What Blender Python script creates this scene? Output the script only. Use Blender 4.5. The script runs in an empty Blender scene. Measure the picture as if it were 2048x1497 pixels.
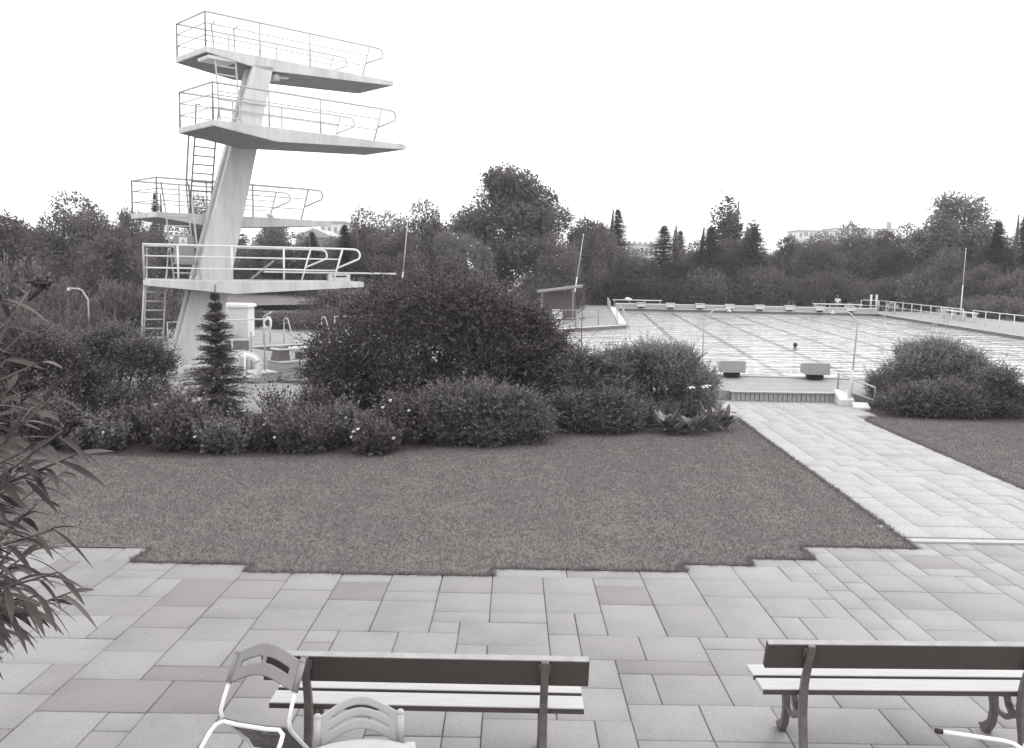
import bpy, bmesh, math, random
import numpy as np
from mathutils import Vector, Matrix

# ------------------------------------------------------------------ camera
SC = bpy.context.scene
C = SC.collection
F, CX, CY = 1800.0, 1024.0, 748.5            # focal length and centre in photo pixels (2048 x 1497)
EYE = np.array([0.0, 0.0, 3.56])             # water level of the pool is z = 0
TH, RO = math.atan(212.5 / F), math.atan(.0175)
fw = np.array([0, math.cos(TH), -math.sin(TH)])
R0 = np.array([1.0, 0, 0]); U0 = np.array([0, math.sin(TH), math.cos(TH)])
RT = R0 * math.cos(RO) + U0 * math.sin(RO)
UP = -R0 * math.sin(RO) + U0 * math.cos(RO)
cam = bpy.data.cameras.new('camera')
cam.sensor_fit = 'HORIZONTAL'; cam.sensor_width = 36; cam.lens = 36 * F / 2048
cam.clip_start = .1; cam.clip_end = 3000
co = bpy.data.objects.new('camera', cam); C.objects.link(co)
co.matrix_world = Matrix(((RT[0], UP[0], -fw[0], EYE[0]), (RT[1], UP[1], -fw[1], EYE[1]), (RT[2], UP[2], -fw[2], EYE[2]), (0, 0, 0, 1)))
SC.camera = co

# ------------------------------------------------------------------ light: white overcast sky, weak hazy sun
SUN_EL, SUN_AZ = math.radians(42), math.radians(50)      # azimuth from +Y towards +X
w = bpy.data.worlds.new('World'); SC.world = w; w.use_nodes = True
nt = w.node_tree; nt.nodes.clear()
sky = nt.nodes.new('ShaderNodeTexSky'); sky.sky_type = 'NISHITA'; sky.sun_disc = False
sky.sun_elevation = SUN_EL; sky.sun_rotation = SUN_AZ
bw = nt.nodes.new('ShaderNodeRGBToBW')
mx = nt.nodes.new('ShaderNodeMix'); mx.data_type = 'RGBA'; mx.inputs[0].default_value = .9
mx.inputs[7].default_value = (10.2, 10.2, 10.2, 1)       # the even cloud layer
bg = nt.nodes.new('ShaderNodeBackground'); bg.inputs[1].default_value = .15
out = nt.nodes.new('ShaderNodeOutputWorld')
nt.links.new(sky.outputs[0], bw.inputs[0]); nt.links.new(bw.outputs[0], mx.inputs[6])
nt.links.new(mx.outputs[2], bg.inputs[0]); nt.links.new(bg.outputs[0], out.inputs[0])
sl = bpy.data.lights.new('sun', 'SUN'); sl.energy = 1.0; sl.angle = math.radians(25); sl.color = (1, .99, .97)
so = bpy.data.objects.new('sun', sl); C.objects.link(so)
sd = Vector((math.sin(SUN_AZ) * math.cos(SUN_EL), math.cos(SUN_AZ) * math.cos(SUN_EL), math.sin(SUN_EL)))
so.rotation_euler = sd.to_track_quat('Z', 'Y').to_euler()
SC.view_settings.view_transform = 'Standard'; SC.view_settings.look = 'None'
SC.view_settings.exposure = .35; SC.view_settings.gamma = 1
SC.cycles.volume_bounces = 0; SC.cycles.max_bounces = 6; SC.cycles.diffuse_bounces = 2; SC.cycles.transparent_max_bounces = 12
SC.cycles.caustics_reflective = False; SC.cycles.caustics_refractive = True

# ------------------------------------------------------------------ helpers
def ray(x, y): return fw + RT * (x - CX) / F - UP * (y - CY) / F
def at_z(x, y, z):                                        # photo pixel -> point at height z
    r = ray(x, y); return EYE + r * ((z - EYE[2]) / r[2])
SL0, SLK = .58, -.0235                                    # patio, path and lawn slope gently to the pool
def gz(y): return SL0 + SLK * y if y < 25 else SL0 + SLK * 25
def at_g(x, y):
    r = ray(x, y); return EYE + r * ((SL0 - EYE[2]) / (r[2] - SLK * r[1]))
def at_y(x, y, d):
    r = ray(x, y); return EYE + r * (d / r[1])
def X(px, d, py=600): return float(at_y(px, py, d)[0])

def tint(v):                                              # warm brown toning of the print: strongest in the darks
    t = math.exp(-v / .10)
    return (v * (1 + .38 * t), v * (1 - .04 * t), v * (1 - .09 * t))

MATS = {}
def mat(name, v, rough=.7, var=0.0, scale=8.0, spec=.4, bump=0.0, bscale=60.0, metal=0.0, stain=0.0, attr=None, stretch=None, detail=6):
    """procedural toned material; var = noise variation, attr = (lo, hi) albedo by the 'tone' attribute"""
    if name in MATS: return MATS[name]
    m = bpy.data.materials.new(name); m.use_nodes = True
    n = m.node_tree; p = n.nodes['Principled BSDF']
    p.inputs['Roughness'].default_value = rough; p.inputs['Metallic'].default_value = metal
    p.inputs['Specular IOR Level'].default_value = spec
    tc = n.nodes.new('ShaderNodeTexCoord')
    vec = tc.outputs['Object']
    if stretch:
        mp = n.nodes.new('ShaderNodeMapping'); mp.inputs['Scale'].default_value = stretch
        n.links.new(vec, mp.inputs[0]); vec = mp.outputs[0]
    def rgb(v): return (*tint(v), 1)
    last = None
    if attr:
        a = n.nodes.new('ShaderNodeAttribute'); a.attribute_name = 'tone'
        r = n.nodes.new('ShaderNodeMix'); r.data_type = 'RGBA'
        r.inputs[6].default_value = rgb(attr[0]); r.inputs[7].default_value = rgb(attr[1])
        n.links.new(a.outputs['Fac'], r.inputs[0]); last = r.outputs[2]
    if var:
        no = n.nodes.new('ShaderNodeTexNoise'); no.inputs['Scale'].default_value = scale
        no.inputs['Detail'].default_value = detail; no.inputs['Roughness'].default_value = .65
        n.links.new(vec, no.inputs['Vector'])
        mr = n.nodes.new('ShaderNodeMapRange'); mr.inputs[1].default_value = .3; mr.inputs[2].default_value = .7
        mr.inputs[3].default_value = 1 - var; mr.inputs[4].default_value = 1 + var
        n.links.new(no.outputs[0], mr.inputs[0])
        mu = n.nodes.new('ShaderNodeMix'); mu.data_type = 'RGBA'; mu.blend_type = 'MULTIPLY'; mu.inputs[0].default_value = 1
        if last: n.links.new(last, mu.inputs[6])
        else: mu.inputs[6].default_value = rgb(v)
        n.links.new(mr.outputs[0], mu.inputs[7]); last = mu.outputs[2]
    if stain:
        no = n.nodes.new('ShaderNodeTexNoise'); no.inputs['Scale'].default_value = 1.6; no.inputs['Detail'].default_value = 4
        n.links.new(vec, no.inputs['Vector'])
        mr = n.nodes.new('ShaderNodeMapRange'); mr.inputs[1].default_value = .48; mr.inputs[2].default_value = .72
        mr.inputs[3].default_value = 1; mr.inputs[4].default_value = 1 - stain
        n.links.new(no.outputs[0], mr.inputs[0])
        mu = n.nodes.new('ShaderNodeMix'); mu.data_type = 'RGBA'; mu.blend_type = 'MULTIPLY'; mu.inputs[0].default_value = 1
        if last: n.links.new(last, mu.inputs[6])
        else: mu.inputs[6].default_value = rgb(v)
        n.links.new(mr.outputs[0], mu.inputs[7]); last = mu.outputs[2]
    if last: n.links.new(last, p.inputs['Base Color'])
    else: p.inputs['Base Color'].default_value = rgb(v)
    if bump:
        no = n.nodes.new('ShaderNodeTexNoise'); no.inputs['Scale'].default_value = bscale; no.inputs['Detail'].default_value = 5
        n.links.new(vec, no.inputs['Vector'])
        b = n.nodes.new('ShaderNodeBump'); b.inputs['Strength'].default_value = bump; b.inputs['Distance'].default_value = .02
        n.links.new(no.outputs[0], b.inputs['Height']); n.links.new(b.outputs[0], p.inputs['Normal'])
    MATS[name] = m
    return m

def leaf_mat(name, lo, hi, trans=.25, rough=.55, spec=.3):
    m = mat(name, 0, rough=rough, attr=(lo, hi), spec=spec)
    n = m.node_tree
    if trans and not n.nodes.get('leaf_trans'):
        p = n.nodes['Principled BSDF']; o = n.nodes['Material Output']
        t = n.nodes.new('ShaderNodeBsdfTranslucent'); t.name = 'leaf_trans'
        s = n.nodes.new('ShaderNodeMixShader'); s.inputs[0].default_value = trans
        n.links.new(p.inputs['Base Color'].links[0].from_socket, t.inputs[0])
        n.links.new(p.outputs[0], s.inputs[1]); n.links.new(t.outputs[0], s.inputs[2]); n.links.new(s.outputs[0], o.inputs[0])
    return m

ORG = {}                                                  # world origin of each thing built in world coordinates
def tag(o, label=None, cat=None, group=None, kind=None):
    if label: o['label'] = label
    if cat: o['category'] = cat
    if group: o['group'] = group
    if kind: o['kind'] = kind
    return o
def thing(name, label, cat, loc=(0, 0, 0), group=None):
    o = bpy.data.objects.new(name, None); o.empty_display_size = .2; C.objects.link(o); o.location = loc
    ORG[o.name] = np.array(loc, float)
    return tag(o, label, cat, group)
def link_mesh(name, me, m, parent=None, origin=(0, 0, 0)):
    if m: me.materials.append(m)
    o = bpy.data.objects.new(name, me); C.objects.link(o)
    if parent is not None: o.parent = parent
    else: o.location = origin
    ORG[o.name] = ORG[parent.name] if parent is not None else np.array(origin, float)
    return o
def np_mesh(name, V, Q, tone=None, smooth=False):
    """mesh from numpy arrays; Q is an (n, k) array of faces"""
    me = bpy.data.meshes.new(name); V = np.asarray(V, np.float32); Q = np.asarray(Q, np.int32); k = Q.shape[1]
    me.vertices.add(len(V)); me.vertices.foreach_set('co', V.ravel())
    me.loops.add(Q.size); me.loops.foreach_set('vertex_index', Q.ravel())
    me.polygons.add(len(Q)); me.polygons.foreach_set('loop_start', np.arange(0, Q.size, k, dtype=np.int32))
    me.polygons.foreach_set('loop_total', np.full(len(Q), k, np.int32))
    if smooth: me.polygons.foreach_set('use_smooth', np.ones(len(Q), bool))
    me.update(calc_edges=True)
    if tone is not None:
        a = me.attributes.new('tone', 'FLOAT', 'FACE'); a.data.foreach_set('value', np.asarray(tone, np.float32))
    return me

class MB:
    """collects simple shapes, in world coordinates, into ONE mesh"""
    def __init__(s): s.v = []; s.f = []; s.sm = []
    def raw(s, vs, fs, smooth=False):
        k = len(s.v); s.v += [tuple(map(float, q)) for q in vs]; s.f += [tuple(k + i for i in f) for f in fs]; s.sm += [smooth] * len(fs)
        return s
    def box(s, c, size, ax=None):
        c = np.array(c, float); ax = np.eye(3) if ax is None else np.array(ax, float); h = np.array(size) / 2
        vs = [c + ax[0] * h[0] * i + ax[1] * h[1] * j + ax[2] * h[2] * k for i in (-1, 1) for j in (-1, 1) for k in (-1, 1)]
        return s.raw(vs, [(0, 1, 3, 2), (4, 6, 7, 5), (0, 4, 5, 1), (2, 3, 7, 6), (0, 2, 6, 4), (1, 5, 7, 3)])
    def prism(s, poly, d):
        n = len(poly); p = [np.array(q, float) for q in poly]; d = np.array(d, float)
        return s.raw(p + [q + d for q in p], [tuple(range(n))[::-1], tuple(range(n, 2 * n))] + [(i, (i + 1) % n, n + (i + 1) % n, n + i) for i in range(n)])
    def loft(s, A, B):
        n = len(A)
        return s.raw(list(A) + list(B), [tuple(range(n))[::-1], tuple(range(n, 2 * n))] + [(i, (i + 1) % n, n + (i + 1) % n, n + i) for i in range(n)])
    def tube(s, pts, r, n=8, closed=False, rs=None):
        P = [np.array(p, float) for p in pts]; m = len(P)
        if m < 2: return s
        T = []
        for i in range(m):
            a = P[(i - 1) % m] if (closed or i > 0) else P[i]; b = P[(i + 1) % m] if (closed or i < m - 1) else P[i]
            t = b - a; T.append(t / (np.linalg.norm(t) + 1e-9))
        u = np.cross(T[0], [0, 0, 1]);
        if np.linalg.norm(u) < .05: u = np.cross(T[0], [1, 0, 0])
        u /= np.linalg.norm(u); vs = []
        for i in range(m):
            u = u - T[i] * (u @ T[i]); u /= np.linalg.norm(u); w_ = np.cross(T[i], u); rr = rs[i] if rs is not None else r
            vs += [P[i] + rr * (u * math.cos(2 * math.pi * k / n) + w_ * math.sin(2 * math.pi * k / n)) for k in range(n)]
        fs = []
        for i in range(m if closed else m - 1):
            j = (i + 1) % m
            fs += [(i * n + k, i * n + (k + 1) % n, j * n + (k + 1) % n, j * n + k) for k in range(n)]
        s.raw(vs, fs, True)
        if not closed:
            k = len(s.v) - m * n
            s.f += [tuple(k + i for i in range(n))[::-1], tuple(k + (m - 1) * n + i for i in range(n))]; s.sm += [False, False]
        return s
    def ball(s, c, r, seg=12, ring=8):
        r = np.ones(3) * r; vs = []; fs = []
        for i in range(ring + 1):
            th = math.pi * i / ring
            for k in range(seg):
                ph = 2 * math.pi * k / seg
                vs.append((c[0] + r[0] * math.sin(th) * math.cos(ph), c[1] + r[1] * math.sin(th) * math.sin(ph), c[2] + r[2] * math.cos(th)))
        for i in range(ring):
            for k in range(seg): fs.append((i * seg + k, (i + 1) * seg + k, (i + 1) * seg + (k + 1) % seg, i * seg + (k + 1) % seg))
        return s.raw(vs, fs, True)
    def grid(s, G, th=None):
        """G[i][j] points -> surface; with th given a second sheet th apart (a solid shell)"""
        G = np.array(G, float); a, b = G.shape[:2]
        def q(o): return [(o + i * b + j, o + i * b + j + 1, o + (i + 1) * b + j + 1, o + (i + 1) * b + j) for i in range(a - 1) for j in range(b - 1)]
        if th is None: return s.raw(G.reshape(-1, 3), q(0), True)
        th = np.array(th, float)
        V = np.concatenate([G.reshape(-1, 3), (G + th).reshape(-1, 3)]); o = a * b
        fs = q(0) + [f[::-1] for f in q(o)]
        rim = [i * b for i in range(a)] + [(a - 1) * b + j for j in range(1, b)] + [i * b + b - 1 for i in range(a - 2, -1, -1)] + [j for j in range(b - 2, 0, -1)]
        fs += [(rim[i], rim[(i + 1) % len(rim)], o + rim[(i + 1) % len(rim)], o + rim[i]) for i in range(len(rim))]
        return s.raw(V, fs, True)
    def build(s, name, m, parent=None, origin=None, bevel=0):
        org = ORG[parent.name] if parent is not None else np.array(origin if origin is not None else s.v[0], float)
        me = bpy.data.meshes.new(name); me.from_pydata([tuple(np.array(q) - org) for q in s.v], [], s.f); me.update()
        me.polygons.foreach_set('use_smooth', s.sm)
        bm = bmesh.new(); bm.from_mesh(me); bmesh.ops.recalc_face_normals(bm, faces=bm.faces); bm.to_mesh(me); bm.free()
        o = link_mesh(name, me, m, parent, tuple(org))
        if bevel:
            b = o.modifiers.new('bevel', 'BEVEL'); b.width = bevel; b.segments = 2; b.limit_method = 'ANGLE'
        return o

def copy_tree(o, parent=None):
    c = o.copy(); C.objects.link(c); c.parent = parent
    for ch in o.children: copy_tree(ch, c)
    return c

def arc(c, e1, e2, r, a0, a1, n=8):
    c, e1, e2 = map(lambda q: np.array(q, float), (c, e1, e2))
    return [c + r * (e1 * math.cos(a0 + (a1 - a0) * i / n) + e2 * math.sin(a0 + (a1 - a0) * i / n)) for i in range(n + 1)]

def sheet(name, poly, z, m, hole=None, kind='structure', depth=0.0):
    """flat polygon (with an optional hole); z may be a function of y"""
    zf = z if callable(z) else (lambda y: z)
    bm = bmesh.new()
    for loop in [poly] + ([hole] if hole else []):
        vs = [bm.verts.new((p[0], p[1], zf(p[1]))) for p in loop]
        for i in range(len(vs)): bm.edges.new((vs[i], vs[(i + 1) % len(vs)]))
    bmesh.ops.triangle_fill(bm, use_beauty=True, edges=bm.edges[:])
    for f in bm.faces:
        if f.normal.z < 0: f.normal_flip()
    if depth:
        bd = [e for e in bm.edges if len(e.link_faces) == 1]
        r = bmesh.ops.extrude_edge_only(bm, edges=bd)
        for v in [g for g in r['geom'] if isinstance(g, bmesh.types.BMVert)]: v.co.z -= depth
        bmesh.ops.recalc_face_normals(bm, faces=bm.faces)
    me = bpy.data.meshes.new(name); bm.to_mesh(me); bm.free()
    o = link_mesh(name, me, m); o['kind'] = kind
    return o

# ------------------------------------------------------------------ foliage makers
def leaf_quads(P, D, N, L, W):
    """one rhombic leaf per row: base P, direction D, normal N, length L, width W"""
    D = D / (np.linalg.norm(D, axis=1, keepdims=True) + 1e-9)
    S = np.cross(D, N); S /= (np.linalg.norm(S, axis=1, keepdims=True) + 1e-9)
    L = np.asarray(L).reshape(-1, 1); W = np.asarray(W).reshape(-1, 1)
    V = np.stack([P, P + D * L * .5 + S * W * .5, P + D * L, P + D * L * .5 - S * W * .5], 1)
    return V.reshape(-1, 3), np.arange(len(P) * 4).reshape(-1, 4)

def unit(rng, n):
    v = rng.normal(size=(n, 3)); return v / np.linalg.norm(v, axis=1, keepdims=True)

def cloud(rng, lobes, n, size, shell=.45, up=.35, sprig=.0, asp=.55, droop=0.0, splen=.6, jag=.25):
    """leaves filling lobes [(x,y,z,rx,ry,rz)], denser to their surfaces, with leafy sprigs breaking the outline"""
    Lb = np.array(lobes, float); vol = (Lb[:, 3] * Lb[:, 4] * Lb[:, 5]) ** .75
    k = rng.choice(len(Lb), n, p=vol / vol.sum()); ltone = rng.random(len(Lb))
    d = unit(rng, n); r = (shell + (1 - shell) * rng.random(n)) ** .6
    wob = 1 + jag * np.sin(d[:, 0] * 7 + k * 1.7) * np.sin(d[:, 1] * 6 + k) * np.cos(d[:, 2] * 8 + k * .6)
    P = Lb[k, :3] + d * Lb[k, 3:] * (r * wob)[:, None]
    out_ = d + rng.normal(size=(n, 3)) * .75; out_[:, 2] += .15 - droop
    N = unit(rng, n) + d * .6; N[:, 2] += up
    L = size * (.6 + .8 * rng.random(n)); tone = .28 * ltone[k] + .6 * rng.random(n) ** 1.6
    ns = int(sprig * n / 8)
    if ns:
        ks = rng.choice(len(Lb), ns, p=vol / vol.sum()); ds = unit(rng, ns); ds[:, 2] = np.abs(ds[:, 2]) * .9 + .1 * ds[:, 2]
        B = Lb[ks, :3] + ds * Lb[ks, 3:] * .92; dr = ds + rng.normal(size=(ns, 3)) * .35; dr[:, 2] += .45 - droop
        dr /= np.linalg.norm(dr, axis=1, keepdims=True); ll = splen * (.4 + .8 * rng.random(ns))
        t = np.tile(np.linspace(0, 1, 8), ns); i = np.repeat(np.arange(ns), 8)
        P2 = B[i] + dr[i] * (ll[i] * t)[:, None]; P2[:, 2] -= droop * .5 * ll[i] * t ** 2
        D2 = dr[i] * .7 + rng.normal(size=(ns * 8, 3)) * .6
        N2 = unit(rng, ns * 8); N2[:, 2] += .3
        P = np.concatenate([P, P2]); out_ = np.concatenate([out_, D2]); N = np.concatenate([N, N2])
        L = np.concatenate([L, size * .85 * (.6 + .6 * rng.random(ns * 8)) * (1.1 - .5 * t)]); tone = np.concatenate([tone, rng.random(ns * 8)])
    V, Q = leaf_quads(P, out_, N, L, L * asp)
    return V, Q, tone

def fronds(rng, B, D, LEN, per, size, asp=.3, sag=.25, flat=.6):
    """needle or leaf sprays along curved branches starting at B in direction D"""
    n = len(B); D = D / np.linalg.norm(D, axis=1, keepdims=True)
    t = np.tile((np.arange(per) + .5) / per, n); i = np.repeat(np.arange(n), per); m = n * per
    t = np.clip(t + rng.normal(size=m) * .03, .02, 1)
    P = B[i] + D[i] * (LEN[i] * t)[:, None]; P[:, 2] -= sag * LEN[i] * t ** 2 * .6
    side = np.cross(D, [0, 0, 1.0]); side /= np.linalg.norm(side, axis=1, keepdims=True) + 1e-9
    sg = rng.choice([-1, 1], m)
    dv = D[i] * .75 + side[i] * (sg * (.75 + .3 * rng.normal(size=m)))[:, None] + rng.normal(size=(m, 3)) * .25
    N = np.zeros((m, 3)); N[:, 2] = 1; N += rng.normal(size=(m, 3)) * (1 - flat)
    L = np.broadcast_to(size, (n,))[i] * (.6 + .7 * rng.random(m)) * (1.15 - .6 * t)
    V, Q = leaf_quads(P, dv, N, L, L * asp)
    bt = rng.random(n)
    return V, Q, np.clip(.12 + .35 * bt[i] + .6 * rng.random(m), 0, 1)

def merge(parts):
    V = []; Q = []; T = []; k = 0
    for v, q, t in parts:
        V.append(v); Q.append(q + k); T.append(t); k += len(v)
    return np.concatenate(V), np.concatenate(Q), np.concatenate(T)

def blades(specs, seg=6, fold=.25):
    """long curved leaves: (base, dir, up, length, width, droop, tone) -> quads"""
    V = []; Q = []; T = []
    for b, d, u, L, W, dr, tn in specs:
        b = np.array(b, float); d = np.array(d, float); d /= np.linalg.norm(d); u = np.array(u, float)
        s = np.cross(d, u); s /= np.linalg.norm(s) + 1e-9; nn = np.cross(s, d); k = len(V)
        for i in range(seg + 1):
            t = i / seg; wd = W * .5 * (math.sin(math.pi * min(1, t * .93 + .05)) ** .8) * (1 - .25 * t)
            c = b + d * L * t; c = c + np.array([0, 0, -dr * L * t * t]); e = nn * wd * fold
            V += [c - s * wd + e, c, c + s * wd + e]
        for i in range(seg):
            a = k + i * 3
            Q += [(a, a + 1, a + 4, a + 3), (a + 1, a + 2, a + 5, a + 4)]; T += [tn, tn]
    return np.array(V), np.array(Q), np.array(T)

# ------------------------------------------------------------------ materials of the place
M_white = mat('white_paint', .68, .55, var=.07, scale=6, stain=.12, bump=.1)
M_conc = mat('painted_concrete', .60, .75, var=.16, scale=4, stain=.16, bump=.25, bscale=40, stretch=(1, 1, .16), detail=9)
M_metal = mat('grey_paint_metal', .50, .5, var=.12, scale=12)
M_metal_d = mat('dark_paint_metal', .24, .5, var=.15, scale=12)
M_wmetal = mat('white_tube', .80, .35, var=.03)
M_deck = mat('deck_paving', .28, .8, var=.10, scale=3, bump=.3, bscale=50, stain=.15)
M_joint = mat('joint_soil', .10, .95, var=.4, scale=30)
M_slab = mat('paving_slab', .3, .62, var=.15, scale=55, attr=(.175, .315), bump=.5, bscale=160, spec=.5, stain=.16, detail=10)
M_pslab = mat('path_slab', .5, .62, var=.2, scale=22, attr=(.27, .35), bump=.35, bscale=120, spec=.5, stain=.12, detail=8)
M_lawn = mat('lawn_soil', .12, .9, var=.25, scale=14, bump=.6, bscale=50)
M_grass = leaf_mat('grass_blade', .11, .205, .45)
M_meadow = mat('meadow', .15, .9, var=.3, scale=.5, bump=.4, bscale=8)
M_soil = mat('bed_soil', .035, .95, var=.5, scale=12, bump=.8, bscale=20)
M_bark = mat('bark', .07, .9, var=.4, scale=9, bump=.6, bscale=20, stretch=(1, 1, .3))
M_pool = mat('pool_tile', .88, .4, var=.06, scale=1.5)
M_lane = mat('lane_tile', .13, .4)
M_wood_d = mat('dark_board', .05, .55, var=.15, scale=6, stretch=(1, 14, 14))
M_wood_w = mat('pale_board', .42, .5, var=.10, scale=5, stretch=(1, 14, 14), bump=.15)
M_iron = mat('cast_iron', .09, .36, var=.25, scale=15, bump=.2, bscale=80, spec=.6)
M_plas = mat('grey_plastic', .22, .45, var=.06, scale=9)
M_plas_w = mat('white_plastic', .40, .4, var=.05, scale=9)
M_dark = mat('dark_shade', .03, .8)
M_blk = mat('black_rubber', .02, .6)
M_blockg = mat('block_grey', .33, .8, var=.15, scale=12, bump=.3)
M_skin = mat('skin', .22, .6)
M_hair = mat('hair', .025, .6)

# ------------------------------------------------------------------ the setting: pool, deck, ground
PU = np.array([math.sin(math.radians(4.8)), math.cos(math.radians(4.8))])       # along the lanes
PV = np.array([PU[1], -PU[0]])                                                   # across them
def uv(u, v): q = PU * u + PV * v; return (float(q[0]), float(q[1]))
U_NEAR, U_FAR, V_L, V_R = 29.2, 79.6, 2.33, 24.6
ANG = math.radians(47)                                                           # the diving boards point this way
DA = np.array([math.sin(ANG), math.cos(ANG), 0]); DB = np.array([-math.cos(ANG), math.sin(ANG), 0]); DZ = np.array([0, 0, 1.0])
def ab(a, b, z): return DA * a + DB * b + DZ * z
POOL = [uv(U_NEAR, V_R), uv(U_FAR, V_R), uv(U_FAR, V_L), (6.97, 55.1), tuple(ab(16.5, 33.6, 0)[:2]), tuple(ab(16.5, 21.0, 0)[:2]), uv(U_NEAR, V_L)]
def grow(poly, d):
    P = [np.array(p) for p in poly]; n = len(P); A = sum(P[i][0] * P[(i + 1) % n][1] - P[(i + 1) % n][0] * P[i][1] for i in range(n)); sg = 1 if A > 0 else -1; o = []
    for i in range(n):
        e1 = P[i] - P[i - 1]; e2 = P[(i + 1) % n] - P[i]; n1 = sg * np.array([e1[1], -e1[0]]) / np.linalg.norm(e1); n2 = sg * np.array([e2[1], -e2[0]]) / np.linalg.norm(e2)
        o.append(tuple(P[i] + d * (n1 + n2) / (1 + n1 @ n2)))
    return o
DZT = .25
DECK = [(-24, 22), (-17, 20.3), (-6.5, 19.3), (-1.5, 21.0), (2.0, 22.6), (5.5, 24.95), (9.2, 24.95), (9.6, 24.6), (16, 23.4), (50, 22), (44, 82), uv(83.5, 25), uv(83.5, -1), (3, 84), (1.2, 58), (-13.4, 44.5), (-24, 43)]
sheet('ground', [(-420, -40), (420, -40), (420, 25.3), (-420, 25.3)], lambda y: SL0 + SLK * y - .06, M_meadow)
sheet('ground', [(-420, 25.3), (420, 25.3), (420, 500), (-420, 500)], -.03, M_meadow, hole=grow(POOL, .4))
sheet('pool_deck', DECK, DZT, M_deck, hole=grow(POOL, .002), depth=.5)
# joints of the deck paving are shallow dark strips set into the far sheet; basin walls and floor
bw_ = MB(); n = len(POOL)
for i in range(n):
    a, b = POOL[i], POOL[(i + 1) % n]
    bw_.raw([(a[0], a[1], DZT - .01), (b[0], b[1], DZT - .01), (b[0], b[1], -1.3), (a[0], a[1], -1.3)], [(0, 1, 2, 3)])
tag(bw_.build('pool_basin', M_pool, origin=(0, 0, 0)), kind='structure')
bw_ = MB(); PB = grow(POOL, -.012)
for i in range(n):
    a, b = PB[i], PB[(i + 1) % n]
    bw_.raw([(a[0], a[1], DZT - .06), (b[0], b[1], DZT - .06), (b[0], b[1], -.2), (a[0], a[1], -.2)], [(0, 1, 2, 3)])
tag(bw_.build('pool_edge_tiles', mat('edge_tile', .12, .5, var=.2, scale=3), origin=(0, 0, 0)), kind='structure')
sheet('pool_floor', grow(POOL, .3), -1.25, M_pool)
lm = MB(); LV0, LSP = 4.54, 2.545
for k in range(8):
    v = LV0 + LSP * k; c = [uv(U_NEAR + 2, v - .14), uv(U_NEAR + 2, v + .14), uv(U_FAR - 2, v + .14), uv(U_FAR - 2, v - .14)]
    lm.raw([(*q, -1.235) for q in c], [(0, 1, 2, 3)])
    c = [uv(U_FAR - 2, v - .5), uv(U_FAR - 2, v + .5), uv(U_FAR - 1.75, v + .5), uv(U_FAR - 1.75, v - .5)]
    lm.raw([(*q, -1.231) for q in c], [(0, 1, 2, 3)])
tag(lm.build('lane_markings', M_lane, origin=(0, 0, 0)), kind='structure')
mw = bpy.data.materials.new('pool_water'); mw.use_nodes = True; n_ = mw.node_tree; n_.nodes.clear()
tc = n_.nodes.new('ShaderNodeTexCoord'); mp = n_.nodes.new('ShaderNodeMapping'); mp.inputs['Scale'].default_value = (.35, 1.5, 1)
n_.links.new(tc.outputs['Object'], mp.inputs[0])
n1 = n_.nodes.new('ShaderNodeTexNoise'); n1.inputs['Scale'].default_value = 1.0; n1.inputs['Detail'].default_value = 3; n1.inputs['Roughness'].default_value = .5
n_.links.new(mp.outputs[0], n1.inputs['Vector'])
bp = n_.nodes.new('ShaderNodeBump'); bp.inputs['Strength'].default_value = 1; bp.inputs['Distance'].default_value = .30
n_.links.new(n1.outputs[0], bp.inputs['Height'])
gl = n_.nodes.new('ShaderNodeBsdfGlossy'); gl.inputs['Roughness'].default_value = .06; gl.inputs[0].default_value = (1, 1, 1, 1)
tr = n_.nodes.new('ShaderNodeBsdfRefraction'); tr.inputs['Color'].default_value = (1, 1, 1, 1); tr.inputs['IOR'].default_value = 1.33; tr.inputs['Roughness'].default_value = .02
fr = n_.nodes.new('ShaderNodeLayerWeight')
pw = n_.nodes.new('ShaderNodeMath'); pw.operation = 'POWER'; pw.inputs[1].default_value = 3.2
sc_ = n_.nodes.new('ShaderNodeMath'); sc_.operation = 'MULTIPLY_ADD'; sc_.inputs[1].default_value = .95; sc_.inputs[2].default_value = .03
ms = n_.nodes.new('ShaderNodeMixShader'); ow = n_.nodes.new('ShaderNodeOutputMaterial')
n_.links.new(bp.outputs[0], gl.inputs['Normal']); n_.links.new(bp.outputs[0], tr.inputs['Normal']); n_.links.new(bp.outputs[0], fr.inputs['Normal'])
n_.links.new(fr.outputs['Facing'], pw.inputs[0]); n_.links.new(pw.outputs[0], sc_.inputs[0])
n_.links.new(sc_.outputs[0], ms.inputs[0]); n_.links.new(tr.outputs[0], ms.inputs[1]); n_.links.new(gl.outputs[0], ms.inputs[2]); n_.links.new(ms.outputs[0], ow.inputs[0])
sheet('pool_water', grow(POOL, -.01), 0, mw)

# raised far wall of the pool with its pale coping, and the bright coping strip of the left edge
m = MB(); p = [uv(U_FAR, V_L), uv(U_FAR, V_R), uv(U_FAR + 1.2, V_R), uv(U_FAR + 1.2, V_L)]
m.prism([(*q, DZT - .03) for q in p], (0, 0, .36)); tag(m.build('far_pool_wall', mat('far_wall_tile', .42, .6, var=.12, scale=2)), kind='structure')
m = MB(); p = [uv(U_FAR - .04, V_L), uv(U_FAR - .04, V_R), uv(U_FAR + .35, V_R), uv(U_FAR + .35, V_L)]
m.prism([(*q, DZT + .332) for q in p], (0, 0, .06)); tag(m.build('far_pool_coping', M_wmetal), kind='structure')
m = MB(); p = [uv(55.6, V_L - .02), uv(U_FAR, V_L - .02), uv(U_FAR, V_L - .5), uv(55.1, V_L - .5)]
m.prism([(*q, DZT + .003) for q in p], (0, 0, .05)); tag(m.build('pool_coping', M_white), kind='structure')
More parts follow.
